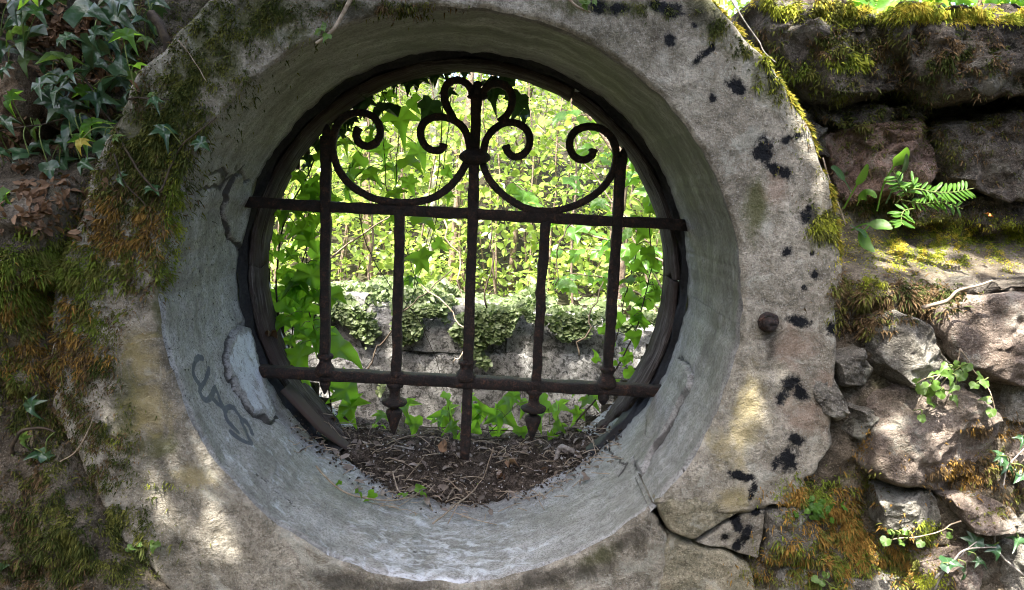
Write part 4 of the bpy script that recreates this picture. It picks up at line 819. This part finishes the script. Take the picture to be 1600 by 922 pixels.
# rusty pin in the ring face
pn = thing('rusty_pin', 'stub of a rusty iron pin set in the ring face', 'iron pin'); c = P(1199, 506, 0)
a = np.arange(10)*2*math.pi/10; prof = [(.013, .01), (.013, -.012), (.011, -.02), (.006, -.024), (.001, -.02)]
obj('shank', [(c[0]+r_*math.cos(q)*(1+.2*math.sin(3*q)), y_, c[2]+r_*math.sin(q)) for r_, y_ in prof for q in a], [(i*10+j, i*10+(j+1) % 10, (i+1)*10+(j+1) % 10, (i+1)*10+j) for i in range(4) for j in range(10)], M['iron'], pn)
obj('washer', [(c[0]+r_*math.cos(q), y_, c[2]+.004+r_*math.sin(q)) for r_, y_ in [(.018, .01), (.019, -.004), (.012, -.007)] for q in a], [(i*10+j, i*10+(j+1) % 10, (i+1)*10+(j+1) % 10, (i+1)*10+j) for i in range(2) for j in range(10)], M['iron'], pn)

# ------------------------------------------------------------------ moss: short strands rooted on the built surfaces
dg_ = bpy.context.evaluated_depsgraph_get(); bpy.context.view_layer.update()
srcs = [o for o in list(sur.children)+list(wall.children) if o.type == 'MESH']
bv = []; bfc = []; off = 0
for o in srcs:
    me = o.data; n = len(me.vertices); co = np.empty(n*3, np.float32); me.vertices.foreach_get('co', co); bv.append(co.reshape(-1, 3))
    for p_ in me.polygons: bfc.append(tuple(i+off for i in p_.vertices))
    off += n
bvh = BVHTree.FromPolygons([tuple(map(float, q)) for q in np.concatenate(bv)], bfc)
Oc = Vector(CAM)
PAL = dict(dark=((.018, .026, .006), (.05, .06, .014)), olive=((.05, .055, .012), (.11, .11, .025)), green=((.05, .075, .012), (.12, .15, .02)), yellow=((.20, .17, .02), (.42, .34, .05)), ochre=((.09, .055, .015), (.22, .13, .03)), lime=((.10, .13, .015), (.25, .26, .03)), brown=((.04, .026, .012), (.12, .08, .04)))
def moss(label, specs, name='moss', dens=2.3, lsc=.75, pts=()):
    H = []; Nn = []; Ln = []; Ou = []; Co = []
    for p_, n_, ln, pal in pts: H.append(tuple(p_)); Nn.append(tuple(n_)); Ln.append(ln); Ou.append(.9); lo, hi = PAL[pal]; t = random.random(); Co.append([lo[q]+(hi[q]-lo[q])*t for q in range(3)])
    for (cx, cy, rx, ry, n, ln, pal, out) in specs:
        pal = pal if isinstance(pal, tuple) else (pal,); n = int(n*dens)
        px = cx+rx*rng.normal(0, .5, n); py = cy+ry*rng.normal(0, .5, n)
        nz_ = fbm(np.stack([px*.045, py*.045, 0*px], 1), 5, int(cx), .6); ok = np.nonzero(nz_ > rng.uniform(-.45, .3, n))[0]
        pi_ = rng.integers(0, len(pal), n); lump = fbm(np.stack([px*.09, py*.09, 0*px+5], 1), 3, int(cy)); pi_ = np.clip((lump*.9+.5)*len(pal)+rng.normal(0, .5, n), 0, len(pal)-1e-3).astype(int)
        RD = _fw+((px-800)/FPX)[:, None]*_rt-((py-461)/FPX)[:, None]*_up
        for k in ok:
            h = bvh.ray_cast(Oc, RD[k].tolist())
            if h[0] is None: continue
            p_ = h[0]
            if p_.y > .05 and math.hypot(p_.x, p_.z-ZC) < .49: continue
            H.append(tuple(p_)); Nn.append(tuple(h[1])); Ln.append(ln); Ou.append(out); lo, hi = PAL[pal[pi_[k]]]
            t = random.random()*.6+.4*max(0, min(1, nz_[k]+.4)); Co.append([1.75*(lo[q]+(hi[q]-lo[q])*t) for q in range(3)])
    if not H: return
    H = np.array(H); Nn = np.array(Nn); n = len(H); fl_ = ((H-CAM)*Nn).sum(1) > 0; Nn[fl_] *= -1; Co = np.array(Co)
    L = np.array(Ln)*lsc*rng.uniform(.4, 1.35, n)*(1+.5*fbm(H*60, 2, 9)); d = Nn*np.array(Ou)[:, None]+rng.normal(0, .5, (n, 3))+[0, -.1, -.3]; d /= np.linalg.norm(d, axis=1)[:, None]
    s_ = np.cross(d, rng.normal(0, 1, (n, 3))); s_ /= np.linalg.norm(s_, axis=1)[:, None]+1e-9; wd = (L*.07+.0006)[:, None]; L = L[:, None]
    b0 = H-Nn*.002; m1 = b0+d*L*.55; tip = b0+d*L+np.array([0, 0, -.3])*L
    V = np.stack([b0-s_*wd, b0+s_*wd, m1+s_*wd*.8, m1-s_*wd*.8, tip], 1).reshape(-1, 3); o_ = np.arange(n)[:, None]*5
    F = np.concatenate([o_+np.array([[0, 1, 2]]), o_+np.array([[0, 2, 3]]), o_+np.array([[3, 2, 4]])]); MC = np.stack([Co*.7, Co*.7, Co, Co, Co*1.1], 1).reshape(-1, 3)
    return obj(name, V, F, M['moss'], None, dict(mc=MC), kind='stuff', label=label, category='moss')
moss('thin dark moss clinging to the upper plaster near the ivy corner', [(330,80,90,100,3200,.011,('dark','olive'),.5),(400,30,80,50,1500,.010,('dark','olive'),.5),(290,140,50,60,1500,.012,('olive','dark'),.5),(570,14,110,16,1500,.010,('dark','olive','brown'),.5),(460,20,60,40,900,.010,'dark',.5),(225,60,40,60,1600,.013,('dark','olive','brown'),.6),(200,150,40,50,1200,.012,('dark','brown'),.6)])
moss('thick dark green moss bank beside the reveal under the ivy', [(235,230,70,80,4500,.014,('dark','olive'),.6),(285,200,40,70,1800,.013,('olive','dark'),.6),(200,300,80,80,4000,.014,('dark','brown','olive'),.6),(272,330,16,80,1500,.010,('lime','green'),.7),(255,410,16,50,800,.010,('green','olive'),.7)])
moss('orange brown moss cushion in the middle of the mossy bank', [(190,355,60,45,3600,.016,('ochre','brown','ochre'),.6),(215,410,50,50,1800,.012,('brown','olive'),.6),(50,520,80,60,4200,.015,('ochre','brown','olive'),.6),(90,560,70,40,2200,.013,('ochre','brown'),.6),(140,585,40,30,1600,.011,('brown','dark'),.5)])
moss('fresh green moss cushion on the bulge of the wall', [(70,425,120,50,6500,.016,('green','olive'),.7),(20,470,70,50,3000,.015,('green','olive','ochre'),.7),(150,500,40,40,900,.011,('olive','green'),.6),(20,590,40,40,1200,.013,('olive','green'),.6)])
moss('dark green moss mound on the low corner of the wall', [(130,835,100,80,6500,.014,('dark','olive'),.6),(150,720,60,60,1800,.010,('brown','dark'),.5),(170,660,50,60,1000,.009,('dark','olive'),.5),(60,900,80,40,1800,.013,('dark','brown'),.6),(60,480,30,20,400,.014,'green',.7),(60,640,70,60,2600,.012,('dark','olive','brown'),.6),(60,740,70,60,2600,.012,('brown','dark','olive'),.6),(30,830,60,50,2000,.012,('dark','brown'),.6),(200,890,40,30,900,.01,('dark','olive'),.5),(110,640,40,40,1200,.011,('brown','olive'),.5)])
RE = allv[:, nr-4:nr+2].copy(); RA = np.degrees(np.arctan2(RE[:, 3, 2]-ZC, RE[:, 3, 0])); cand = np.nonzero((RA > 11) & (RA < 75))[0]; ed = []
ci = rng.choice(cand, 26000); tkv = fbm(np.stack([RA[ci]*.35, 0*ci, 0*ci], 1), 3, 5)
for i, tk_ in zip(ci, tkv):
    if random.random() > .65+tk_ or RA[i] < 16 and random.random() < .6: continue
    a, b = random.randint(1, 4), random.random(); p_ = RE[i, a]*(1-b)+RE[i, min(a+1, 5)]*b; an_ = R(RA[i]); n_ = (math.cos(an_)*.8, -.55, math.sin(an_)*.8)
    ed.append((p_, n_, random.uniform(.008, .015), random.choice(('yellow', 'yellow', 'lime'))))
moss('bright yellow moss line along the upper outer edge of the ring', [], pts=ed)
moss('drooping moss tufts hanging over the outer edge of the ring face', [(1200,110,26,34,1500,.014,('olive','lime','dark'),.4),(1225,140,18,26,600,.012,('olive','lime'),.4),(1290,352,24,24,1300,.013,('olive','lime'),.5),(1312,345,10,20,600,.010,('yellow','lime'),.7),(1320,450,26,22,900,.012,('olive','brown'),.5),(1120,40,16,26,500,.010,('olive','dark'),.4),(1010,14,70,14,900,.010,('dark','olive'),.5),(1160,80,16,22,400,.011,('olive','dark'),.4)])
moss('carpet of yellow green moss on the ledge of the rubble wall', [(1480,385,130,30,14000,.008,('lime','green','yellow'),.9),(1380,400,60,30,4000,.008,('lime','olive','yellow'),.9),(1560,370,80,30,3500,.008,('lime','green'),.9),(1360,440,40,20,1600,.009,('lime','olive'),.8),(1470,345,100,20,2000,.008,('olive','brown'),.8),(1560,415,80,16,1500,.006,('lime','yellow'),.9)])
moss('dark shaggy moss hanging below the ledge', [(1400,468,70,26,4200,.018,('brown','dark','brown'),.4),(1350,490,40,30,2000,.016,('brown','olive'),.4),(1460,460,60,18,1500,.014,('brown','dark'),.4)])
moss('yellow green moss along the crest of the wall', [(1290,4,90,14,3000,.015,('lime','yellow','olive'),.7),(1400,16,90,12,4500,.013,('yellow','lime'),.8),(1530,24,110,10,5500,.012,('yellow','lime'),.8),(1330,26,70,16,1500,.014,('lime','olive'),.6),(1210,8,50,16,900,.013,('olive','lime'),.6)])
moss('straggly moss scattered over the shaded upper stones', [(1330,95,34,14,900,.016,('lime','green'),.5),(1250,120,34,22,900,.015,('green','olive'),.5),(1300,65,120,30,2200,.013,('brown','dark','olive'),.5),(1480,90,140,50,3200,.013,('dark','brown','brown'),.5),(1360,150,90,40,1600,.012,('dark','olive'),.5),(1420,230,160,60,2600,.010,('brown','dark','olive'),.5),(1350,195,80,14,1100,.010,('olive','brown'),.6),(1540,190,90,20,1100,.010,('brown','olive'),.6),(1400,320,120,20,1400,.012,('brown','dark'),.5)])
moss('rusty orange moss filling the gaps between the low stones', [(1275,785,60,30,3400,.013,('ochre','olive','green'),.6),(1330,825,60,50,4600,.015,('ochre','olive','ochre'),.6),(1300,880,90,40,4200,.014,('olive','green','ochre'),.6),(1410,880,60,40,1600,.012,('olive','ochre'),.6),(1345,765,30,30,900,.012,('brown','olive'),.6),(1500,740,70,30,1500,.011,('ochre','brown'),.6),(1560,760,40,50,1100,.011,('olive','brown'),.6),(1450,830,20,20,400,.01,('green','lime'),.6),(1345,690,16,20,300,.008,('ochre',),.6),(1570,670,50,14,700,.01,('ochre','brown'),.6),(1220,890,60,24,1200,.011,('olive','ochre'),.6),(1450,905,30,14,400,.01,('lime',),.7)])
moss('sparse olive moss spots on the lower plaster of the ring', [(170,520,30,40,500,.008,('brown','olive'),.5),(185,765,24,10,200,.007,('lime','olive'),.5),(240,760,50,8,160,.007,('lime',),.5),(165,690,24,10,260,.010,('olive','lime'),.5)])
# leaf litter on the shady shelf
V = []; F = []; ti = []
for (cx, cy, rx, ry, n) in ((90,45,90,34,300),(60,350,70,26,70),(130,110,70,50,200),(70,300,60,40,120),(120,160,40,24,90),(40,220,60,40,80)):
    for _ in range(n):
        h = bvh.ray_cast(Oc, Vector(ray(cx+rx*random.gauss(0, .5), cy+ry*random.gauss(0, .5))))
        if h[0] is None: continue
        s_ = random.uniform(.004, .013); q, _r2 = np.linalg.qr(rng.normal(0, 1, (3, 3))); base = np.array([[0, -1, 0], [.5, -.2, .2], [.35, .6, .1], [0, 1.1, 0], [-.35, .6, .15], [-.5, -.2, .1]])*s_
        o_ = len(V)*6; V.append(base@q.T+np.array(h[0])+np.array([0, -.006, 0])); F += [(o_, o_+1, o_+2, o_+3), (o_, o_+3, o_+4, o_+5)]; ti += [random.random()]*6
obj('leaf_litter', np.concatenate(V), np.array(F), M['dead'], None, dict(tint=np.array(ti)), kind='stuff', label='brown dead leaf litter caught behind the dark ivy', category='leaf litter')

# ------------------------------------------------------------------ beyond the wall: ruined wall, ivy, trees
ru = thing('ruined_wall', 'pale ruined garden wall with rounded coping seen through the opening', 'wall')
def slab(name, x0, x1, z0, z1, y0, y1, seed, mat, parent, rnd=.03, rgh=.02, nx=90, nz=24):
    X, Z = np.meshgrid(np.linspace(x0, x1, nx), np.linspace(0, 1, nz), indexing='ij'); X = X.ravel(); Z = Z.ravel()
    per = np.interp(Z, [0, .4, .5, .6, 1.], [0, 1, 1.25, 1.5, 2.5])
    zz = np.where(Z < .45, z0+(z1-z0)*np.clip(Z/.45, 0, 1), np.where(Z < .55, z1, z1+(z0-z1)*np.clip((Z-.55)/.45, 0, 1)))
    yy_ = np.where(Z < .45, y0, np.where(Z < .55, y0+(y1-y0)*(Z-.45)/.1, y1)); dz_ = sm(zz, z1-rnd*1.5, z1); yy_ = yy_+np.where(Z < .5, 1, -1)*dz_*rnd
    p = np.stack([X, yy_, zz], 1); yy_ = yy_-rgh*fbm(p*3.5, 4, seed)-.008*fbm(p*18, 3, seed+3); zz = zz+rgh*fbm(p*2.2, 3, seed+7)*dz_*1.5
    v = np.stack([X, yy_, zz], 1); f = gridf(nx, nz).tolist(); f += [list(range(nz))[::-1], list(range((nx-1)*nz, nx*nz))]
    return obj(name, v, f, M[mat], parent)
YW = 2.15
zt = P(800, 492, YW)[2]; zj = P(800, 552, YW)[2]
xb = [-2.6, -1.35, -.55, .12, .62, 1.5, 2.8]
for i in range(6): slab('coping_stone', xb[i]+.003, xb[i+1]-.003, zj-.01, zt+(.01, .02, .0, -.02, -.05, -.03)[i], YW+.001, YW+.42, 200+i*5, 'ruin', ru, .06, .02, 50, 28)
slab('wall_body', -2.6, 2.8, -.1, zj+.004, YW-.004, YW+.38, 260, 'ruin', ru, .004, .025, 160, 30)
def leafcloud(name, pos, size, mat, label=None, cat=None, parent=None, kind='stuff', nrm=(0, -.4, .8), spread=.7):
    n = len(pos); pos = np.asarray(pos, float); s_ = np.asarray(size, float)
    N_ = np.array(nrm)+rng.normal(0, spread, (n, 3)); N_ /= np.linalg.norm(N_, axis=1)[:, None]
    T = rng.normal(0, 1, (n, 3)); T -= N_*(T*N_).sum(1)[:, None]; T /= np.linalg.norm(T, axis=1)[:, None]; B = np.cross(N_, T)
    sh_ = [(0, -.5, 0), (.34, -.12, .06), (.27, .26, .05), (0, .58, -.08), (-.27, .26, .05), (-.34, -.12, .06)]
    V = np.stack([pos+s_[:, None]*(a*B+b*T+c*N_) for a, b, c in sh_], 1).reshape(-1, 3); i = np.arange(n)[:, None]*6
    F = np.concatenate([i+np.array([[0, 1, 2, 3]]), i+np.array([[0, 3, 4, 5]])]); ti = np.repeat(rng.uniform(0, 1, n), 6); ve = np.tile([1, 0, 0, 1, 0, 0], n)
    return obj(name, V, F, M[mat], parent, dict(tint=ti, vein=ve), smooth=False, kind=kind, label=label, category=cat)
# ivy heaped on the ruined wall (thick on one half, sparse below)
n = 60000; X = rng.uniform(-2.4, 2.4, n); zero = 0*X
hp = np.where(X < .3, .07+.09*fbm(np.stack([X*3, zero, zero], 1), 3, 300), .02); dr = np.clip(np.where(X < .3, .20+.22*fbm(np.stack([X*4.5, zero, zero], 1), 4, 301), .05+.1*fbm(np.stack([X*5, zero, zero], 1), 3, 302)), 0, .5)
top = rng.random(n) < .5; u_ = rng.random(n); Yi = np.where(top, YW+rng.uniform(-.02, .42, n), YW-.012-rng.random(n)*.035); Zi = np.where(top, zt+.02+u_*np.maximum(hp, .01), zt+.03-dr*u_*1.1)
cl_ = fbm(np.stack([X*7, Yi*7, Zi*7], 1), 4, 303, .6); ok = (cl_ > np.where(top, -.22, -.06+.42*u_)) & (rng.random(n) < np.where(X < .3, 1, np.where(X < .5, .5, .25)))
pos = np.stack([X, Yi, Zi], 1)[ok]
leafcloud('ivy_mass', pos, rng.uniform(.014, .036, len(pos)), 'ivy_far', 'dense ivy heaped over the top and face of the ruined wall', 'ivy', nrm=(0, -.8, .6), spread=.5)
# woodland behind
def cloud(n, x0, x1, y0, y1, zlo, zhi, seed, thr, fq=1.5):
    X = rng.uniform(x0, x1, n); Y = rng.uniform(y0, y1, n); Z = rng.uniform(zlo, zhi, n)
    d = fbm(np.stack([X*fq, Y*fq, Z*fq], 1), 3, seed); ok = (d > thr) & (Z > gz(X, Y)-.05); return np.stack([X, Y, Z], 1)[ok]
c1 = cloud(230000, -4.5, 6.5, 4.4, 8.5, .5, 4.6, 310, .02, 1.9)
leafcloud('undergrowth', c1, rng.uniform(.018, .05, len(c1))*(1+1.6*rng.random(len(c1))**4), 'tree_leaf', 'mass of sunlit yellow green woodland leaves beyond the ruined wall', 'undergrowth', nrm=(-.1, -.25, .8), spread=.55)
c2 = cloud(26000, -3.5, 5, 3.1, 4.6, .6, 2.2, 320, .12, 2.2)
leafcloud('brambles', c2, rng.uniform(.035, .075, len(c2)), 'tree_leaf', 'light leafy brambles just behind the ruined wall', 'brambles', nrm=(-.1, -.3, .8), spread=.6)
V = []; F = []; vi = 0
for _ in range(150):
    x0, y0 = rng.uniform(-3.5, 5), rng.uniform(3.2, 6.5); z0 = float(gz([x0], [y0])[0]); hh = rng.uniform(.8, 3.2); l_ = rng.normal(0, .35, 2)
    q = catmull([(x0, y0, z0-.05), (x0+l_[0]*.3, y0+l_[1]*.2, z0+hh*.4), (x0+l_[0]*.8, y0+l_[1]*.5, z0+hh*.75), (x0+l_[0]*1.5, y0+l_[1], z0+hh)], 5); q += .02*np.stack([fbm(q*4, 3, 1), 0*q[:, 0], 0*q[:, 0]], 1)
    v, f = tube(q, np.linspace(.009, .003, len(q)), 5); V.append(v); F += [tuple(k+vi for k in g) for g in f]; vi += len(v)
obj('thicket_stems', np.concatenate(V), F, M['bark'], None, kind='stuff', label='thicket of thin bare stems among the sunlit leaves', category='thicket')
def tree(label, px, Y, r0, lean, mat, crown=900, name='slender_tree'):
    b = P(px, 480, Y); b[2] = float(gz([b[0]], [Y])[0])-.05; t = thing(name, label, 'tree', 'slender trees beyond the ruined wall')
    q = catmull([b, b+[lean*.3, .05, .9], b+[lean*.7, .1, 1.9], b+[lean, .2, 3.1], b+[lean*1.5, .2, 4.6]], 7); k = len(q); q[:, 0] += .03*fbm(q*2, 3, int(px))
    v, f = tube(q, np.linspace(r0, r0*.45, k), 9); tr = obj('trunk', v, f, M[mat], t)
    for i in range(5):
        j = k//3+i*k//9; a = random.uniform(0, 6.3); e = q[j]+np.array([math.cos(a)*.7, math.sin(a)*.7, .6]); v, f = tube(catmull([q[j], (q[j]+e)/2+[0, 0, .1], e], 5), np.linspace(r0*.35, .004, 11), 5); obj('limb', v, f, M[mat], tr)
    n = crown; cp = q[-1]-[0, 0, .5]+rng.normal(0, 1, (n, 3))*[.8, .8, .75]; dd = fbm(cp*2.2, 3, int(px)+5); cp = cp[dd > -.15]
    leafcloud('crown', cp, rng.uniform(.05, .11, len(cp)), 'tree_leaf', None, None, t, None, (-.1, -.2, .8), .6); return t
tree('thin reddish brown tree trunk beyond the ivy-covered wall, by the middle bar', 700, 4.2, .030, .15, 'bark')
tree('slim pale tree trunk near the top scrolls of the grille', 668, 5.2, .040, .02, 'bark_pale')
tree('short brown tree trunk behind the mossy end of the ruined wall', 955, 3.4, .055, .08, 'bark')
tree('thin brown trunk between the first and second bars', 580, 5.0, .035, -.2, 'bark')
tree('slim trunk among sunlit leaves between middle bar and spear bar', 800, 5.5, .03, .1, 'bark')
tree('thin dark tree standing behind the crest of the wall', 1503, 4.6, .032, .05, 'bark')
# broad-leaved shrub close behind on one side
bs = thing('broadleaf_shrub', 'shrub with broad bright green leaves on arching twigs behind the last upright bar', 'shrub')
base = P(1120, 760, 1.5); base[2] = 0
TW = [[(1110,560),(1040,420),(960,330),(880,280)],[(1110,600),(1050,470),(980,400),(860,390)],[(1110,520),(1060,380),(1010,280),(930,230)],[(1100,560),(1010,470),(920,430),(870,440)],[(1060,420),(960,380),(850,330),(800,280)],[(1100,440),(1030,320),(960,200),(880,170)]]
v, f = tube(catmull([base, base+[0, 0, .6], P(1105,560,1.5)], 6), np.linspace(.018, .01, 13), 7); obj('stem', v, f, M['bark'], bs)
for i, tw in enumerate(TW):
    _, q = stem(bs, [P(a, b, 1.5+.12*k-.15*(i % 3)) for k, (a, b) in enumerate(tw)], .005, .0015, 'bark', 'twig', wob=.012)
    for j in range(3, len(q), 1):
        for s_ in (-1, 1):
            if random.random() < .68: leaf(bs, q[j]+rng.normal(0, .012, 3), random.uniform(.045, .08), 'hazel', 'ovate', rot=random.gauss(-60 if s_ > 0 else -130, 35), tilt=.45, face=(-.1, -.6, .7))
bs2 = thing('broadleaf_shrub', 'large-leaved green shrub showing above the mossy crest of the wall', 'shrub')
b2 = P(1520, 60, 2.0); base = b2.copy(); base[2] = 0
v, f = tube(catmull([base, base+[.05, 0, .9], b2+[0, 0, -.1], b2+[.05, 0, .5]], 6), np.linspace(.02, .006, 19), 7); obj('stem', v, f, M['bark'], bs2)
for tw in ([(1520,60),(1450,20),(1380,10),(1300,-10)], [(1520,70),(1580,20),(1640,0)], [(1510,60),(1490,10),(1440,-30)], [(1530,60),(1550,0),(1600,-40)], [(1520,50),(1460,30),(1400,40)]):
    _, q = stem(bs2, [P(a, b, 2.0+random.uniform(-.2, .2)) for a, b in tw], .005, .002, 'bark', 'twig')
    for j in range(2, len(q)):
        for _k in range(2): leaf(bs2, q[j]+rng.normal(0, .04, 3), random.uniform(.09, .16), 'hazel', 'iv5' if random.random() < .4 else 'ovate', tilt=.5, face=(-.1, -.6, .7))
# loose dry stems hanging in front of the ruined wall
for pts, lab in (([(560,590),(600,530),(650,470),(700,420)], 'thin bare dry stem slanting up between first and second bars'), ([(690,350),(720,430),(735,520),(700,565)], 'looping pale dry stem in front of the ruined wall by the middle bar'), ([(640,420),(690,470),(740,520)], 'thin pale stem crossing the ivy beside the middle bar'), ([(905,330),(880,390),(860,440)], 'dark thin twig rising above the ruined wall near the fourth bar'), ([(760,480),(768,420),(775,350),(790,300)], 'crooked thin stem above the ivy beyond the middle bar'), ([(900,560),(930,480),(945,440)], 'bare twig leaning on the mossy end of the ruined wall')):
    twig('dry_stem', lab, pts, .0035, .002, 'stem_pale' if 'pale' in lab else 'stem_dark', 'stem', 'dry stems hanging beyond the grille', Ys=1.5, wob=.02)

# ------------------------------------------------------------------ tree overhanging the near side of the wall (stands behind the viewer, unseen; crown shaped to throw the dappled shade)
ot = thing('unseen_shade_tree', 'unseen leafy tree before the wall, its crown shaped to throw dappled shade on it', 'tree')
LIT = [(300,748,40,50),(262,832,66,30),(370,880,66,28),(180,640,26,40),(450,885,30,24),(215,760,24,24),(1400,400,30,10),(1330,250,16,16),(1250,60,40,16),(1370,120,14,10),(230,900,30,20),(330,810,24,16),(400,845,30,16),(150,575,14,18),(345,905,40,14),(250,700,16,16),(1150,690,20,30),(1175,610,16,26),(1195,650,14,24),(1215,600,16,14),(1150,640,10,14),(1290,720,46,34),(1120,790,50,26),(1240,840,26,26),(130,205,22,20),(195,60,14,14),(40,690,14,14),(1300,640,22,22),(20,880,20,20)]
n = 34000
tx = rng.uniform(-1.5, 2.1, n); tz_ = rng.uniform(-1.35, 1.35, n); S_ = Vector(-SUN); HT = np.empty((n, 3)); hitok = np.zeros(n, bool)
for k in range(n):                             # where each sunray meets the wall
    o_ = Vector((tx[k], 0, tz_[k]+ZC)); h = bvh.ray_cast(o_+Vector(SUN)*.4, S_)
    if h[0] is not None and h[0].y < .5: HT[k] = h[0]; hitok[k] = True
    else: HT[k] = o_; hitok[k] = tz_[k] < .5
D = HT-CAM; zz = D@_fw; pxs = 800+FPX*(D@_rt)/zz; pys = 461-FPX*(D@_up)/zz
lit = np.zeros(n)
for a, b, rx, ry in LIT: lit = np.maximum(lit, (.9 if b > 500 else 1.)-sm(np.sqrt(((pxs-a)/(rx*1.1+14))**2+((pys-b)/(ry*1.1+14))**2), .85, 1.1))
lit = np.maximum(lit, sm(pxs, 1325, 1365)*sm(pys, 440, 455)*.9)
lit = np.maximum(lit, sm(pxs, 1350, 1400)*sm(pys, 350, 375)*.96)
lit = np.maximum(lit, sm(pxs, 1160, 1200)*(1-sm(pys, 44, 60)))
rr_ = np.hypot(HT[:, 0], HT[:, 2]-ZC); aa_ = np.degrees(np.arctan2(HT[:, 2]-ZC, HT[:, 0])); lit = np.maximum(lit, ((rr_ > .635) & (rr_ < .74) & (aa_ > 12) & (aa_ < 60) & (HT[:, 1] < .12))*1.)
keep = (rng.random(n) > lit) & hitok
tt = (rng.uniform(1.45, 2.3, n)-tz_)/SUN[2]; pos = np.stack([tx, 0*tx, tz_+ZC], 1)+SUN*tt[:, None]
crown_p = pos[keep]
leafcloud('crown', crown_p, rng.uniform(.035, .07, len(crown_p)), 'canopy', None, None, ot, None, tuple(SUN), .5)
n = 1700; tg = np.stack([rng.uniform(-1.9, 2.2, n), np.full(n, YW), rng.uniform(.1, 1.05, n)], 1); cp = tg+SUN*((rng.uniform(4.9, 6.0, n)-tg[:, 2])/SUN[2])[:, None]
cp = cp[fbm(cp*3.5, 3, 410) > -.25]; leafcloud('ruin_shade_crown', cp, rng.uniform(.05, .10, len(cp)), 'canopy', None, None, ot, None, tuple(SUN), .5)  # high leaves added out of view to dim the sun on the ruined wall
tb = np.array([-2.1, -2.4, -.05])
q = catmull([tb, tb+[.05, .1, 1.4], tb+[.2, .3, 2.6], tb+[.6, .7, 3.6]], 8); v, f = tube(q, np.linspace(.17, .09, len(q)), 12); tk = obj('trunk', v, f, M['bark'], ot)
for e in ((-.6, -.9, 3.0), (.6, -.9, 3.1), (.2, -1.0, 2.6), (1.2, -.8, 3.2), (-1.1, -.8, 2.4), (-.3, -.2, 5.1), (.6, -.1, 5.3)):
    v, f = tube(catmull([q[-6], (q[-6]+np.array(e))/2+[0, 0, .3], np.array(e)], 6), np.linspace(.05, .01, 13), 7); obj('limb', v, f, M['bark'], tk)

# ------------------------------------------------------------------ wood on the viewer's side, closing off the low sky
n = 30000; X = rng.uniform(-11, 11, n); a = rng.uniform(0, 1, n); Y = -3.6-1.8*rng.random(n)-.0*X; Z = 3.7*rng.random(n)**.9
side = rng.random(n) < .45; sx = np.sign(X); X = np.where(side, sx*(4.2+2*rng.random(n)), X); Y = np.where(side, rng.uniform(-5, .6, n), Y)
pos = np.stack([X, Y, Z], 1); pos = pos[fbm(pos*.9, 3, 400) > -.5]
leafcloud('woodland', pos, rng.uniform(.16, .34, len(pos)), 'canopy', 'leafy wood standing around the clearing before the wall', 'woodland', nrm=(0, .5, .6), spread=.6)
